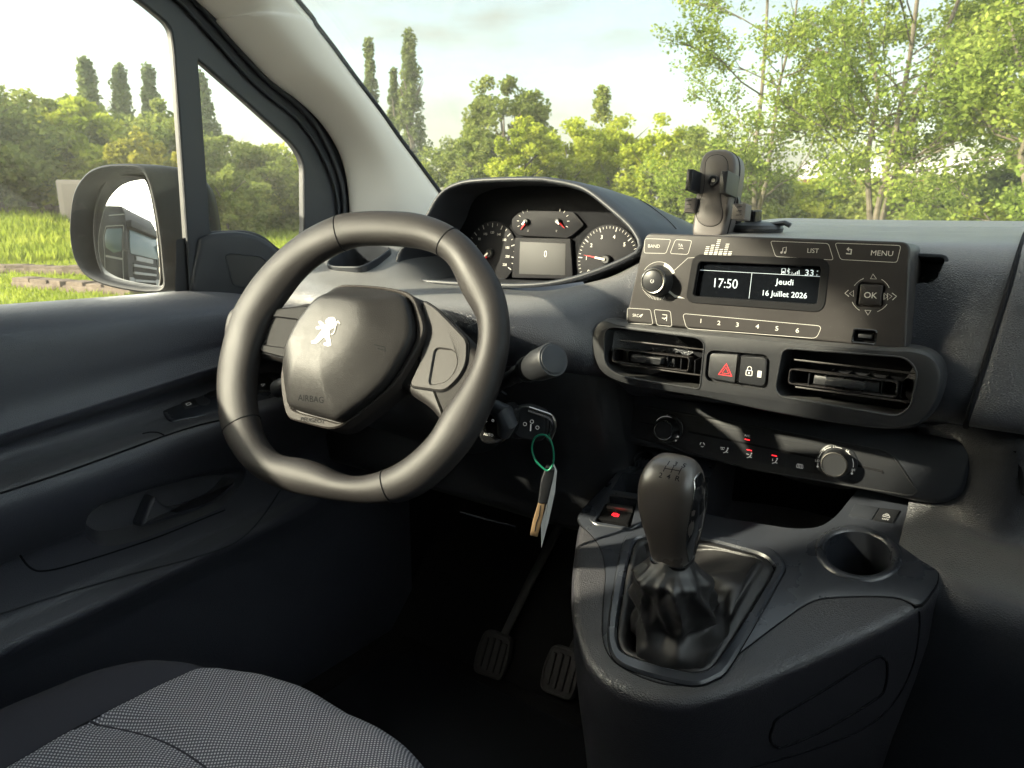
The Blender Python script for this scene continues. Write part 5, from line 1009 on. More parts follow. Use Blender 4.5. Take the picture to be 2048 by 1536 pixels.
F8 = ccw(resamp(spl(PH.L(z7(f8)), 5, True), 80)); onp(MB().slab(PH, F8, -.001, .0012, .0008, 2), 'front_pad', 'holder'); onp(MB().ring(PH, off(F8, -.0007), off(F8, .0001), -.001, .0003, 80, .0001), 'pad_groove', 'deep')
u, v = PH.uv(*z7([(677, 625)])[0]); onp(MB().lathe(PH.P(u, v, .0012), PH.n, [(.0062, 0), (.0062, .0022), (.0052, .003), (.0034, .003), (.0034, .0008), (.0001, .0008)], 30), 'screw_boss', 'bezel'); onp(MB().lathe(PH.P(u, v, .0012), PH.n, [(.0022, 0), (.0022, .0020), (.0001, .0020)], 16), 'screw', 'steel')
def clamp(px0, px1, py0, py1, h0, h1, nm='clamp'):
    A_ = PH.uv(*z7([(px0, py0)])[0], h1); B_ = PH.uv(*z7([(px1, py1)])[0], h1); onp(MB().slab(PH, rnd([(A_[0], A_[1]), (B_[0], A_[1]), (B_[0], B_[1]), (A_[0], B_[1])], .0006), h0, h1, .0008, 2), nm, 'black' if nm == 'clamp' else 'holder')
clamp(262, 322, 445, 765, -.012, .026); clamp(785, 855, 470, 815, -.012, .026)
A_ = PH.uv(*z7([(285, 600)])[0], .02); onp(MB().slab(PH, [(A_[0], A_[1] - .012), (A_[0] + .03, A_[1] - .012), (A_[0] + .03, A_[1] + .012), (A_[0], A_[1] + .012)], -.014, -.006, .001), 'clamp_arm', 'black')
A_ = PH.uv(*z7([(830, 640)])[0], .02); onp(MB().slab(PH, [(A_[0] - .03, A_[1] - .012), (A_[0], A_[1] - .012), (A_[0], A_[1] + .012), (A_[0] - .03, A_[1] + .012)], -.014, -.006, .001), 'clamp_arm', 'black')
clamp(235, 372, 890, 1110, -.006, .006, 'foot'); clamp(965, 1140, 975, 1215, -.006, .014, 'foot')
for px, py, h in ((290, 1000, .0062), (1060, 1100, .0142)):
    g1 = MB(); u, v = PH.uv(*z7([(px, py)])[0], h)
    for i in range(3): g1.ribbon(PH, [(u - .003, v + .005 - .0045 * i), (u + .003, v + .0055 - .0045 * i)], .0012, h)
    onp(g1, 'foot_grip', 'bezel', smooth=False)
onp(MB().lathe(PH.P(.012, .0, -.02), PH.n * -1, [(.012, 0), (.012, .006), (.008, .010), (.010, .016), (.0001, .022)], 28), 'ball_joint', 'black')
bc = at(1513, 458, Y=.905); bc.z = 1.238
onp(MB().tube([PH.P(.012, 0, -.035), PH.P(.016, -.02, -.045), V3((bc.x - .012, bc.y, 1.262)), V3((bc.x - .01, bc.y, 1.244))], .007, 12), 'arm', 'black')
onp(MB().lathe(bc, (0, 0, 1), [(.030, 0), (.031, .004), (.029, .008), (.020, .0105), (.012, .012), (.0001, .012)], 40), 'base', 'black'); onp(MB().tube([bc + V3((.012, 0, .008)), bc + V3((.034, -.004, .011)), bc + V3((.040, -.004, .008))], [.006, .006, .003], 12, ry=.003), 'release_lever', 'black')
onp(MB().lathe(bc + V3((-.004, 0, .012)), (0, 0, 1), [(.009, 0), (.009, .012), (.0078, .0135), (.0001, .0135)], 30), 'locking_knob', 'gloss')
# ================================================================ OUTSIDE
def nmat(name, c1, c2, scale, rough=.9, bump=0, det=6, c3=None):
    m = bpy.data.materials.new(name); m.use_nodes = True; n = m.node_tree.nodes; l = m.node_tree.links; b = n['Principled BSDF']; b.inputs['Roughness'].default_value = rough; b.inputs['Specular IOR Level'].default_value = .2
    t = n.new('ShaderNodeTexCoord'); w = n.new('ShaderNodeTexNoise'); w.inputs['Scale'].default_value = scale; w.inputs['Detail'].default_value = det; w.inputs['Roughness'].default_value = .65; l.new(t.outputs['Object'], w.inputs['Vector'])
    r = n.new('ShaderNodeValToRGB'); r.color_ramp.elements[0].position = .32; r.color_ramp.elements[1].position = .68; r.color_ramp.elements[0].color = (*c1, 1); r.color_ramp.elements[1].color = (*c2, 1)
    if c3: e = r.color_ramp.elements.new(.5); e.color = (*c3, 1)
    l.new(w.outputs[0], r.inputs[0]); l.new(r.outputs[0], b.inputs['Base Color'])
    if bump: bu = n.new('ShaderNodeBump'); bu.inputs['Strength'].default_value = bump; bu.inputs['Distance'].default_value = .05; l.new(w.outputs[0], bu.inputs['Height']); l.new(bu.outputs[0], b.inputs['Normal'])
    return m
def leafmat(name, a, b_, c, tr=.45):
    m = bpy.data.materials.new(name); m.use_nodes = True; n = m.node_tree.nodes; l = m.node_tree.links; n.clear()
    o = n.new('ShaderNodeOutputMaterial'); d = n.new('ShaderNodeBsdfDiffuse'); t = n.new('ShaderNodeBsdfTranslucent'); x = n.new('ShaderNodeMixShader'); x.inputs[0].default_value = tr
    g = n.new('ShaderNodeNewGeometry'); r = n.new('ShaderNodeValToRGB'); r.color_ramp.elements[0].color = (*a, 1); r.color_ramp.elements[1].color = (*c, 1); e = r.color_ramp.elements.new(.5); e.color = (*b_, 1)
    tc_ = n.new('ShaderNodeTexCoord'); w = n.new('ShaderNodeTexNoise'); w.inputs['Scale'].default_value = .9; w.inputs['Detail'].default_value = 3; l.new(tc_.outputs['Object'], w.inputs['Vector'])
    ma = n.new('ShaderNodeMath'); ma.operation = 'MULTIPLY_ADD'; ma.inputs[1].default_value = .45; mb_ = n.new('ShaderNodeMath'); mb_.operation = 'MULTIPLY_ADD'; mb_.inputs[1].default_value = 1.5; mb_.inputs[2].default_value = -.45
    l.new(w.outputs[0], mb_.inputs[0]); l.new(g.outputs['Random Per Island'], ma.inputs[0]); l.new(mb_.outputs[0], ma.inputs[2]); l.new(ma.outputs[0], r.inputs[0])
    l.new(r.outputs[0], d.inputs[0]); l.new(r.outputs[0], t.inputs[0]); l.new(d.outputs[0], x.inputs[1]); l.new(t.outputs[0], x.inputs[2]); l.new(x.outputs[0], o.inputs[0]); return m
LF = {'yellow': leafmat('yellow_green_leaves', (.15, .20, .02), (.30, .35, .04), (.46, .46, .07)), 'mid': leafmat('mid_green_leaves', (.09, .125, .03), (.19, .23, .055), (.32, .33, .085)),
      'dark': leafmat('dark_green_leaves', (.085, .115, .030), (.155, .19, .045), (.27, .29, .075)), 'poplar': leafmat('poplar_leaves', (.075, .10, .038), (.13, .165, .055), (.21, .24, .085)),
      'gold': leafmat('golden_leaves', (.12, .13, .02), (.24, .23, .035), (.38, .34, .055)), 'fresh': leafmat('fresh_green_leaves', (.08, .125, .025), (.17, .225, .045), (.31, .35, .080))}
BARK = nmat('bark', (.07, .06, .045), (.17, .145, .11), 6, bump=.4)
def leaves(cent, rad, per, size, name, m, parent, flat=.8):
    """folded leaf cards scattered round clump centres"""
    cent = np.asarray(cent); n = len(cent) * per; c = np.repeat(cent, per, 0); d = rng.normal(size=(n, 3)); d /= np.linalg.norm(d, axis=1)[:, None]
    p = c + d * (np.repeat(np.asarray(rad), per)[:, None] if np.ndim(rad) else rad) * (rng.random((n, 1)) ** .5) * np.array([1, 1, flat])
    a = rng.normal(size=(n, 3)); a[:, 2] *= .7; a /= np.linalg.norm(a, axis=1)[:, None]; b = np.cross(a, rng.normal(size=(n, 3))); b /= np.linalg.norm(b, axis=1)[:, None]; s = size * rng.uniform(.6, 1.35, (n, 1))
    V_ = np.stack([p - a * s * .5, p + b * s * .28, p + a * s * .5, p - b * s * .28], 1).reshape(-1, 3)
    me = bpy.data.meshes.new(name); me.vertices.add(n * 4); me.vertices.foreach_set('co', V_.ravel()); me.loops.add(n * 4); me.loops.foreach_set('vertex_index', np.arange(n * 4)); me.polygons.add(n); me.polygons.foreach_set('loop_start', np.arange(0, n * 4, 4)); me.update(); me.validate()
    me.materials.append(m); o = bpy.data.objects.new(name, me); COL.objects.link(o)
    if parent: o.parent = parent
    return o
def rise(x, y):
    dx_, dy_ = x - CAM.x, y - CAM.y; D = math.hypot(dx_, dy_); a_ = math.atan2(dx_ * rt.x + dy_ * rt.y, dx_ * fh.x + dy_ * fh.y)
    k = min(1, max(0, (-.42 - a_) / .16)); s_ = min(1, max(0, (D - 16) / 13)); return .80 * k * k * (3 - 2 * k) * s_ * s_ * (3 - 2 * s_) * (a_ > -2.2)
def gp(px, D, py=None):
    """ground point under photo column px, D metres from the camera"""
    d = ray(px, 410); h = V3((d.x, d.y, 0)).normalized(); p = V3((CAM.x, CAM.y, 0)) + h * D; p.z = rise(p.x, p.y); return p
def hz(py, D, px=1024):
    d = ray(px, py); return CAM.z + D * d.z / math.hypot(d.x, d.y)
def tree(name, px, D, ytop, wpx, lf, label, cat='tree', group=None, shape='round', n=90, per=55, size=.16, ybase=None, hole=.0, trunk=True, zb=.3):
    b = gp(px, D); H = hz(ytop, D, px) - b.z; Wd = wpx / FPX * D / 2 * .97; o = tag(empty(name, b), label, cat, group)
    C = []; Rr = []
    for _ in range(n * 30):
        if len(C) >= n: break
        q = rng.uniform(-1, 1, 3); z = (q[2] + 1) / 2
        if shape == 'round': w = (1 - abs(2 * z - .95) ** 2.4) ** .5 if abs(2 * z - .95) < 1 else 0
        elif shape == 'poplar': w = min(1, .35 + z * 2.2) * (1 - z ** 1.7) ** 1.0 + .03
        elif shape == 'cone': w = min(1, .55 + z * 2) * (1 - z) ** .75
        else: w = (.55 + .45 * math.sin(z * 3.1)) * (1 - max(0, z - .8) * 3)
        if shape in ('poplar', 'cone'): q = np.array([q[0] * w * .72, q[1] * w * .72, q[2]])
        r = math.hypot(q[0], q[1])
        if r > w * 1.03 or r < w * (.25 if shape != 'bush' else 0) * (rng.random() > .4) * (shape not in ('poplar', 'cone')): continue
        C.append((q[0] * Wd * .92, q[1] * Wd * .92, H * (zb + (1 - zb) * z * .97) if zb else H * z * .97)); Rr.append(Wd * (.16 if n > 60 else .22) * rng.uniform(.7, 1.5) if shape != 'poplar' else Wd * .26 * rng.uniform(.6, 1.2))
    leaves(C, Rr, per, size, 'crown', LF[lf], o, .8 if shape != 'poplar' else 1.6)
    if trunk:
        t = MB(); r0 = max(.05, H * .018); t.tube([(0, 0, -.1), (.03 * Wd, .0, H * .25), (-.02 * Wd, .05, H * .5), (.0, 0, H * .74)], [r0 * 1.3, r0, r0 * .7, r0 * .2], 8)
        for k in range(7):
            a = rng.uniform(0, 6.28); z0 = H * rng.uniform(.18, .6); e = (math.cos(a) * Wd * .7, math.sin(a) * Wd * .7, min(H * .93, z0 + Wd * rng.uniform(.4, .9)))
            if shape == 'poplar': e = (e[0] * .8, e[1] * .8, min(H * .9, z0 + H * .2))
            t.tube([(0, 0, z0), (e[0] * .45, e[1] * .45, z0 + (e[2] - z0) * .6), e], [r0 * .5, r0 * .35, r0 * .1], 6)
        t.make('trunk', BARK, o, fix=False)
    return o
# ground
G = MB(); gx = sorted(set([-400, -200, -120, -90] + [-70 + 1.5 * i for i in range(54)] + [20, 60, 150, 400])); gy = sorted(set([-400, -150, -60] + [-30 + 1.5 * i for i in range(60)] + [80, 150, 500]))
G.add([(x, y, rise(x, y)) for y in gy for x in gx], [(j * len(gx) + i, j * len(gx) + i + 1, (j + 1) * len(gx) + i + 1, (j + 1) * len(gx) + i) for j in range(len(gy) - 1) for i in range(len(gx) - 1)])
tag(G.make('ground', nmat('rough_grass_ground', (.10, .13, .03), (.24, .26, .05), .6, bump=.6, c3=(.17, .20, .035)), smooth=False), kind='structure')
YP = MB(); YP.add([(-14, -60, .004), (60, -60, .004), (60, 7, .004), (-5.5, 7, .004), (-6.5, -4, .004)], [(0, 1, 2, 3, 4)]); tag(YP.make('asphalt_yard', nmat('asphalt', (.10, .095, .09), (.16, .15, .14), 3, bump=.1), smooth=False), kind='structure')
# long grass (uncountable)
n_g = 42000
pxs = np.r_[rng.uniform(-60, 700, 27000), rng.uniform(-520, 1000, 15000)]; Ds = 6 + 30 * rng.random(n_g) ** 1.6
pts_g = np.array([tuple(gp(float(x), float(D))) for x, D in zip(pxs, Ds)])
sz = (.05 + .0075 * Ds) * np.where((Ds > 9.5) & (Ds < 18.5) & (pxs < 290), .45, 1); ang = rng.uniform(0, 6.28, n_g); hh_ = sz * rng.uniform(.7, 1.6, n_g)
dx = np.stack([np.cos(ang), np.sin(ang), 0 * ang], 1) * (sz * .22)[:, None]; up = np.stack([rng.normal(0, .3, n_g) * hh_, rng.normal(0, .3, n_g) * hh_, hh_], 1)
Vg = np.stack([pts_g - dx, pts_g + dx, pts_g + up], 1).reshape(-1, 3); me = bpy.data.meshes.new('grass'); me.vertices.add(n_g * 3); me.vertices.foreach_set('co', Vg.ravel()); me.loops.add(n_g * 3); me.loops.foreach_set('vertex_index', np.arange(n_g * 3)); me.polygons.add(n_g); me.polygons.foreach_set('loop_start', np.arange(0, n_g * 3, 3)); me.update(); me.validate()
me.materials.append(leafmat('meadow_grass', (.12, .165, .025), (.22, .27, .04), (.34, .37, .065), .5)); go = bpy.data.objects.new('grass', me); COL.objects.link(go); tag(go, 'tall yellow-green grass in the meadow beside the van', 'grass', kind='stuff')
# concrete kerb sections lying in the grass, rubble, cabinet
CON = nmat('weathered_concrete', (.07, .052, .042), (.16, .125, .10), 5, bump=.4)
def kerbseg(x0, x1, D0, D1, ydz, label):
    a, b = gp(x0, D0), gp(x1, D1); d = (b - a); L_ = d.length; o = tag(empty('concrete_kerb', (a + b) / 2, math.atan2(d.y, d.x)), label, 'concrete kerb', 'concrete strips lying in the grass')
    MB().box((0, 0, ydz / 2), (L_, .35, ydz), b=.03).make('kerb', CON, o)
    t = MB(); nn = int(L_ / .42)
    for i in range(nn): t.box((-L_ / 2 + .42 * (i + .5), -.02, ydz + .015), (.30 + .12 * rng.random(), .28, .05 + .05 * rng.random()), Matrix.Rotation(rng.normal() * .1, 3, 'Z'), .015)
    t.make('stone_row', CON, o)
kerbseg(-70, 190, 17.5, 15.5, .10, 'long weathered concrete strip with a row of stones, farther one in the grass left of the door mirror')
kerbseg(20, 260, 14.0, 11.8, .10, 'weathered concrete strip nearer the van in the grass below the door mirror')
rb_ = tag(MB().make('rubble_mound', CON, smooth=False), 'low mound of pinkish rubble at the foot of the hedge beyond the meadow', 'rubble', kind='stuff')
rm2 = MB()
for i in range(260): p = gp(rng.uniform(-40, 135), rng.uniform(29, 32)); s_ = rng.uniform(.12, .42); rm2.box((p.x, p.y, p.z + rng.uniform(0, .62) * rng.random()), (s_, s_ * .8, s_ * .6), Matrix.Rotation(rng.uniform(0, 3), 3, 'Z') @ Matrix.Rotation(rng.uniform(-.5, .5), 3, 'X'))
tmp = rm2.make('tmp', CON, smooth=False, fix=False); rb_.data = tmp.data; bpy.data.objects.remove(tmp)
a, b = gp(119, 28), gp(180, 28); d = b - a; cbn = tag(empty('metal_cabinet', (a + b) / 2, math.atan2(d.y, d.x)), 'beige upright metal cabinet standing in the meadow behind the door mirror', 'cabinet')
BEI = mat('beige_paint', (.40, .32, .26), .6); hc_ = hz(361, 28) - a.z; MB().box((0, 0, hc_ / 2), (d.length, .4, hc_), b=.05).make('body', BEI, cbn); MB().box((.04, -.21, hc_ * .55), (d.length * .78, .02, hc_ * .72), b=.005).make('door', mat('beige_paint_darker', (.33, .26, .21), .6), cbn)
# left hedge and trees
hedge = [(-330, 33, 200, 330, 'mid'), (-190, 31, 180, 320, 'dark'), (-60, 30, 190, 300, 'dark'), (30, 31, 165, 260, 'mid'), (110, 33, 178, 230, 'mid'), (180, 31, 200, 210, 'yellow'), (250, 33, 205, 240, 'dark'), (330, 31, 195, 220, 'mid'), (430, 33, 250, 260, 'mid'), (520, 32, 285, 220, 'mid'), (600, 34, 300, 240, 'yellow'), (690, 34, 320, 220, 'mid')]
hl2 = ['olive hedge tree well to the left beyond the meadow, outside the picture', 'dark hedge tree just outside the left edge of the picture', 'tall dark hedge tree at the far left edge of the driver window', 'olive green tree left of the beige cabinet', 'green tree straight behind the beige cabinet', 'yellow-green tree above the door mirror, left of the golden bush', 'dark tree above the door mirror under the cone shaped poplars', 'olive tree just left of the dark window post', 'green tree filling the left of the quarter window', 'mid green tree in the middle of the quarter window', 'bright tree behind the right edge of the quarter window', 'green tree hidden mostly behind the windscreen pillar']
for (px, D, yt, w, lf), lb in zip(hedge, hl2): tree('hedge_tree', px, D, yt, w, lf, lb, group='trees of the hedge beyond the meadow', shape='bush', n=140, per=135, size=.22, zb=.02, trunk=True)
tree('golden_bush', 300, 26, 262, 190, 'gold', 'golden yellow bush above the door mirror, in front of the hedge', 'bush', shape='bush', n=80, per=90, size=.18, zb=.02)
tree('golden_bush', 450, 27, 330, 160, 'mid', 'green bush low in the quarter window, in front of the hedge', 'bush', shape='bush', n=70, per=90, size=.18, zb=.02)
for px, yt, w, lb in ((205, 120, 85, 'slim poplar, leftmost of the three beyond the hedge in the driver window'), (270, 132, 80, 'slim poplar, middle of the three beyond the hedge in the driver window'), (325, 134, 85, 'slim poplar beside the dark window post, rightmost of the three beyond the hedge'), (425, 148, 80, 'slim poplar at the top of the quarter window')):
    tree('poplar', px, 42, yt, w, 'poplar', lb, group='poplars on the left', shape='poplar', n=120, per=80, size=.24, zb=.1)
# poplars and trees seen through the windscreen
for px, yt, w, D, lb in ((690, 100, 60, 48, 'distant poplar cut by the windscreen pillar'), (752, 76, 66, 46, 'tall slim poplar just right of the windscreen pillar'), (828, 66, 92, 44, 'tallest poplar, right of the slim one, seen through the windscreen'), (797, 120, 50, 45, 'small narrow poplar between the two tall ones')):
    tree('poplar', px, D, yt, w, 'poplar', lb, group='poplars seen through the windscreen', shape='poplar', n=int(w * 1.3), per=80, size=.24, zb=.05)
tree('round_tree', 1008, 26, 143, 200, 'dark', 'large round dark green tree above the instrument hood', shape='round', n=150, per=110, size=.15, zb=.2)
sh_ = [(1480, 31, 372, 260, 'mid', 'distant low hedge shrub just right of the phone holder, behind the nearer bush'), (1640, 30, 380, 260, 'yellow', 'distant low hedge shrub between the trunks of the airy trees'), (1800, 31, 372, 260, 'mid', 'distant low hedge shrub behind the forked tree'), (1960, 30, 365, 260, 'mid', 'distant low hedge shrub near the right edge, behind the green bush'), (2190, 22, 350, 240, 'mid', 'green bush just beyond the right edge of the picture'), (2380, 24, 340, 260, 'yellow', 'yellow-green bush far to the right, outside the picture'), (905, 27, 275, 170, 'mid', 'low olive shrub left of the round tree, behind the instrument hood'), (960, 24, 255, 150, 'mid', 'green shrub in front of the left half of the round tree'), (1050, 22, 215, 150, 'yellow', 'yellow-green bush in front of the round tree'), (1130, 23, 222, 170, 'yellow', 'bright bush right of the round tree, in front of the spindly tree'),
       (1225, 24, 228, 190, 'yellow', 'bright bush below the thin treetop'), (1320, 22, 232, 190, 'yellow', 'yellow-green bush left of the phone holder'), (1400, 20, 240, 190, 'mid', 'green bush directly behind the phone holder'), (1500, 21, 330, 200, 'mid', 'low green bush right of the phone holder'), (1610, 22, 345, 200, 'yellow', 'low yellowish bush between the two tall airy trees'),
       (1720, 22, 360, 200, 'mid', 'low green bush at the foot of the forked tree'), (1830, 21, 335, 200, 'mid', 'dark low bush right of the forked tree trunk'), (1930, 20, 350, 160, 'fresh', 'green bush near the right edge of the windscreen view'), (2040, 16, 300, 190, 'fresh', 'bright bush at the right edge of the picture'), (1970, 14, 400, 90, 'yellow', 'small pale flowering bush low at the right edge')]
for px, D, yt, w, lf, lb in sh_: tree('bush', px, D, yt, w, lf, lb, 'bush', 'bushes beyond the windscreen', shape='bush', n=150, per=120, size=.125, zb=.02)
tree('thin_tree', 1200, 25, 172, 120, 'mid', 'thin sparse treetop rising above the bright bushes', shape='cone', n=60, per=60, size=.13, zb=.3)
# airy trees: real limbs with leaf clumps
def airy(px, D, H, stems, lf, label, nleaf, size, seed, spread, name='airy_tree'):
    r_ = random.Random(seed); b = gp(px, D); o = tag(empty(name, b), label, 'tree', 'tall airy trees'); t = MB(); C = []
    def br(p, d, L_, r, lev):
        q = p + d * L_; m_ = p.lerp(q, .5) + V3((r_.gauss(0, .04), r_.gauss(0, .04), r_.gauss(0, .02))) * L_
        t.tube([p, m_, q], [r, r * .82, r * .66], 7 if lev < 2 else 5, caps=False)
        if lev >= 2:
            for s_ in (.35, .7, 1): C.append(tuple(p.lerp(q, s_) + V3((r_.gauss(0, .1), r_.gauss(0, .1), r_.gauss(0, .08)))))
        if lev >= 4 or r < .008: return
        for k in range(3 if lev < 3 else 2):
            ax = V3((r_.gauss(0, 1), r_.gauss(0, 1), r_.gauss(0, .6))).normalized(); nd_ = (d + ax * r_.uniform(.45, .95) * spread + V3((0, 0, .12))).normalized()
            br(p.lerp(q, r_.uniform(.45, 1) if k else 1), nd_, L_ * r_.uniform(.58, .82), r * .6, lev + 1)
    for sx, sy, hk in stems:
        p = V3((0, 0, -.1)); n2 = 6; H2 = H * hk; prev = p
        for i in range(n2):
            q = V3((sx * ((i + 1) / n2) ** 1.2 + r_.gauss(0, .06), sy * ((i + 1) / n2) + r_.gauss(0, .06), H2 * (i + 1) / n2)); rr = (.045 * (1 - i / n2) + .010)
            t.tube([prev, q], [rr, rr * .85], 8, caps=False)
            if i >= 1:
                for k in range(3): a = r_.uniform(0, 6.28); br(prev.lerp(q, r_.random()), V3((math.cos(a), math.sin(a), r_.uniform(.15, .7))).normalized(), H2 * .16 * (1.25 - i / n2 * .6), rr * .42, 1)
            prev = q
    t.make('trunk', BARK, o, fix=False); C = np.array(C); leaves(C, .19, nleaf, size, 'crown', LF[lf], o); return len(C)
airy(1510, 14, 6.2, [(-.15, 0, 1), (.4, .3, .8)], 'fresh', 'tall airy tree with a slim leaning trunk just right of the phone holder', 26, .068, 3, .8)
airy(1765, 13, 6.6, [(.1, 0, 1), (-.9, .4, .9), (1.1, .2, .95)], 'fresh', 'large airy tree with a forked trunk, right of the middle of the windscreen', 36, .068, 5, .9)
airy(2130, 11, 4.6, [(-.3, 0, 1), (-.9, 0, .8)], 'fresh', 'leafy branches reaching in from the right edge of the picture', 32, .068, 9, .9)
# far house with a reddish wall behind the forked tree
a = gp(1790, 45); hs_ = tag(empty('far_house', a, YAW - R(25)), 'low far building with a reddish wall behind the forked tree', 'building')
MB().box((0, 0, 1.3), (9, 5, 2.6)).make('wall', nmat('red_brick', (.30, .13, .09), (.42, .2, .14), 9), hs_); MB().add([(-4.8, -2.8, 2.55), (4.8, -2.8, 2.55), (4.8, 2.8, 2.55), (-4.8, 2.8, 2.55), (-4.8, 0, 3.6), (4.8, 0, 3.6)], [(0, 1, 5, 4), (2, 3, 4, 5), (0, 4, 3), (1, 2, 5), (0, 3, 2, 1)]).make('roof', nmat('pale_roof', (.35, .33, .32), (.5, .48, .46), 8), hs_, smooth=False)
# ================================================================ the lorry seen in the mirror
tk_h = R(20)                                   # heading of the cab
lorry = tag(empty('lorry', (TRK.x + 1.2 * math.sin(tk_h), TRK.y - 1.2 * math.cos(tk_h), 0), tk_h), 'black articulated lorry cab reflected in the door mirror', 'lorry')
LB = mat('black_lorry_paint', (.012, .012, .015), .45, spec=.2); LG = mat('lorry_window', (.06, .09, .10), .12); LS = mat('lorry_grey_trim', (.20, .195, .19), .4); LT = mat('tyre', (.02, .02, .02), .8)
def lp2(mb, name, m, **k): return mb.make(name, m, lorry, **k)
prof = [(-2.3, .95), (-2.3, 3.72), (-1.6, 3.80), (-.55, 3.72), (-.28, 3.45), (-.12, 2.95), (.0, 2.2), (.03, 1.2), (.0, .45), (-.45, .40), (-.55, .95)]
cabm = MB(); YL = [(-1.25, .10), (-1.20, .0), (1.20, .0), (1.25, .10)]
cabm.loft([[V3((x * 1 + (-.10 * (k in (0, 3)) if x > -1 else 0), y, z - (.05 if k in (0, 3) and z > 3 else 0))) for x, z in prof] for k, (y, _) in enumerate(YL)]); cab = lp2(cabm, 'cab', LB, ang=30)
wn = lambda pts, x, name, m, t=.03: lp2(MB().slab(Pl((x, 0, 0), (1, 0, 0), (0, 1, 0)), pts, -.02, t, .01), name, m)
wsq = Pl((-.03, 0, 2.5), (1, 0, .16), (0, 1, 0)); lp2(MB().slab(wsq, rnd([(-1.08, -.42), (1.08, -.42), (1.04, .42), (-1.04, .42)], .06), -.05, .045, .01), 'windscreen', LG)
lp2(MB().slab(wsq, rnd([(-1.15, .46), (1.15, .46), (1.12, .74), (-1.12, .74)], .05), -.05, .20, .03), 'sun_visor', LB)
for i in range(4): lp2(MB().box((.04 + .015, 0, 1.72 - .26 * i), (.10, 1.75 - .04 * i, .085), b=.03), 'grille_bar', LS)
lp2(MB().box((.03, 0, 1.98), (.06, 1.3, .16), b=.02), 'grille_badge_panel', LS)
lp2(MB().box((.035, 0, 1.3), (.04, 1.7, 1.0)), 'grille', M['deep'])
for s_ in (-1, 1):
    lp2(MB().box((-.02, .98 * s_, 1.15), (.16, .34, .30), b=.05), 'headlight', LS); lp2(MB().box((-.05, 1.12 * s_, 2.0), (.16, .22, .4), b=.04), 'side_deflector', LB)
    sp2 = Pl((-1.0, 1.235 * s_, 2.5), (0, s_, 0), (1 if s_ < 0 else -1, 0, 0)); k = 1 if s_ < 0 else -1
    dw = [(.70 * k, -.35), (.70 * k, .42), (-.30 * k, .42), (-.42 * k, .1), (-.30 * k, -.22), (.2 * k, -.42)]; lp2(MB().slab(sp2, rnd(dw, .06), -.02, .035, .01), 'door_window', LG)
    lp2(MB().ribbon(sp2, rnd([(.78 * k, -1.9), (.78 * k, .52), (-.36 * k, .52), (-.5 * k, .1), (-.38 * k, -.4), (-.38 * k, -1.6)], .08), .03, .022, closed=True, th=.01), 'door_gap', LS)
    lp2(MB().ribbon(sp2, [(.75 * k, -.62), (-.3 * k, -.52)], .07, .022, th=.02), 'door_trim', LS); lp2(MB().ribbon(sp2, [(.75 * k, .9), (-.2 * k, .9)], .03, .022, th=.02), 'roof_rail', LS)
    lp2(MB().slab(sp2, disc((.0, -1.55), .42, 24), -.03, .02, .01), 'wheel_arch', LS); lp2(MB().lathe((-1.0, 1.20 * s_, .52), (0, s_, 0), [(.2, -.3), (.52, -.3), (.52, .06), (.44, .10), (.26, .07), (.0001, .02)], 36), 'wheel', LT)
    m_ = V3((.12, 1.52 * s_, 2.45)); lp2(MB().box(m_, (.16, .10, .62), b=.04), 'wing_mirror', LB); lp2(MB().tube([V3((-.1, 1.2 * s_, 2.7)), m_ + V3((0, 0, .2))], .02, 8), 'mirror_arm', LB)
    lp2(MB().tube([(-.45, .55 * s_, 3.72), (-.45, .55 * s_, 3.98)], .03, 8), 'roof_horn', LB)
lp2(MB().box((-4.6, 0, 2.3), (4.2, 2.4, 2.9), b=.05), 'trailer_body', LB); lp2(MB().box((-3.6, 0, .75), (4.5, 1.1, .3)), 'chassis', M['black'])
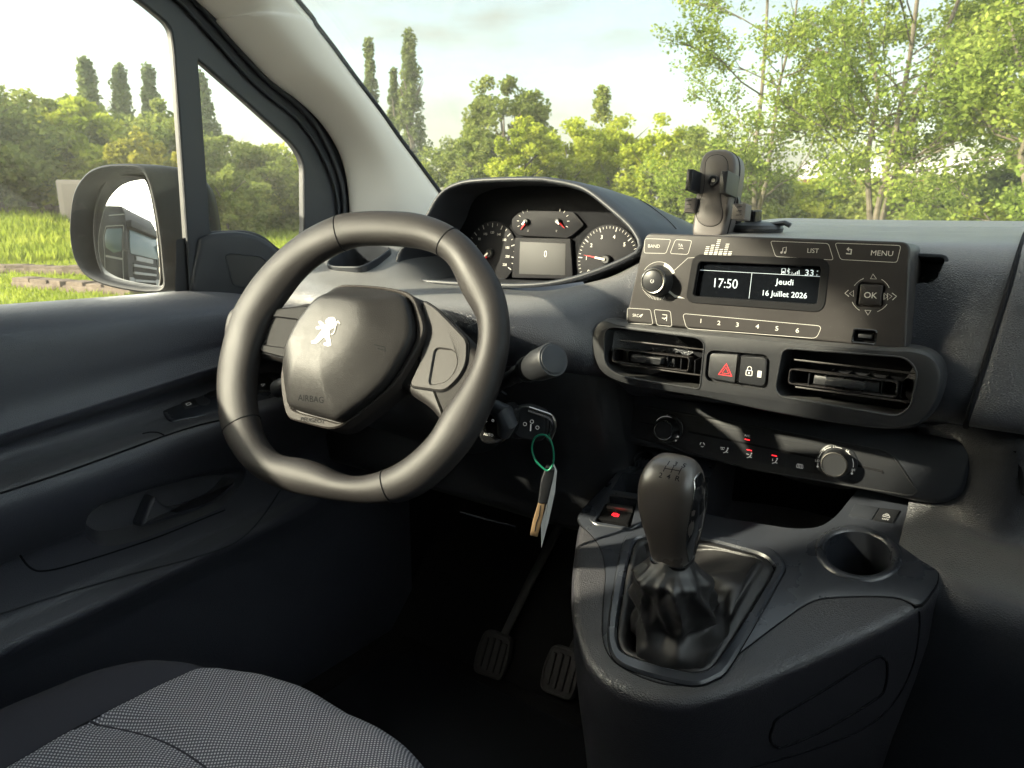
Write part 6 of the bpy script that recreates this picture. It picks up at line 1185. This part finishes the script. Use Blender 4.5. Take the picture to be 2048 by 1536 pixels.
for x in (-3.6, -5.6):
    for s_ in (-1, 1): lp2(MB().lathe((x, .95 * s_, .52), (0, s_, 0), [(.2, -.1), (.52, -.1), (.52, .22), (.44, .26), (.26, .2), (.0001, .2)], 30), 'wheel', LT)
# van bodywork, seen only from outside or in reflections
BW = mat('white_body_paint', (.75, .75, .73), .3, coat=.4)
pub(MB().loft([[V3((x, y, z)) for x, z in ((-.80, .30), (-.84, .9), (-.80, 1.08), (.80, 1.08), (.84, .9), (.80, .30))] for y in (1.52, 1.95, 2.15)]), 'bonnet', BW)
pub(MB().box((0, -.8, 1.86), (1.5, 2.7, .03), b=.01), 'roof', BW)
for s_ in (-1, 1):
    pub(MB().box((.80 * s_, .35, .72), (.045, 1.32, .74), b=.02), 'door_skin', BW)
    for y in (1.65, -1.9): pub(MB().lathe((.70 * s_, y, .31), (s_, 0, 0), [(.15, -.1), (.31, -.1), (.31, .08), (.26, .11), (.18, .08), (.0001, .06)], 36), 'wheel', LT)
pub(MB().box((0, -1.7, 1.08), (1.66, 1.4, 1.5), b=.05), 'cargo_body', BW)
S.cycles.max_bounces = 8; S.cycles.transparent_max_bounces = 12; S.cycles.sample_clamp_indirect = 6
# ---------------------------------------------------------------- warm haze in the air
hzm = bpy.data.materials.new('haze_air'); hzm.use_nodes = True; n = hzm.node_tree.nodes; n.clear(); ho = n.new('ShaderNodeOutputMaterial'); hv = n.new('ShaderNodeVolumePrincipled')
hv.inputs['Color'].default_value = (.95, .93, .84, 1); hv.inputs['Density'].default_value = .0012; hv.inputs['Anisotropy'].default_value = 0; hzm.node_tree.links.new(hv.outputs[0], ho.inputs['Volume'])
hb2 = MB(); hb2.add([(x, y, z) for z in (-1.2, 14) for x, y in ((-95, -60), (95, -60), (95, 110), (-95, 110))], [(0, 1, 2, 3), (4, 5, 6, 7), (0, 1, 5, 4), (1, 2, 6, 5), (2, 3, 7, 6), (3, 0, 4, 7)])
tag(hb2.make('haze', hzm, smooth=False), 'thin warm summer haze between the van and the far trees', 'haze', kind='stuff')
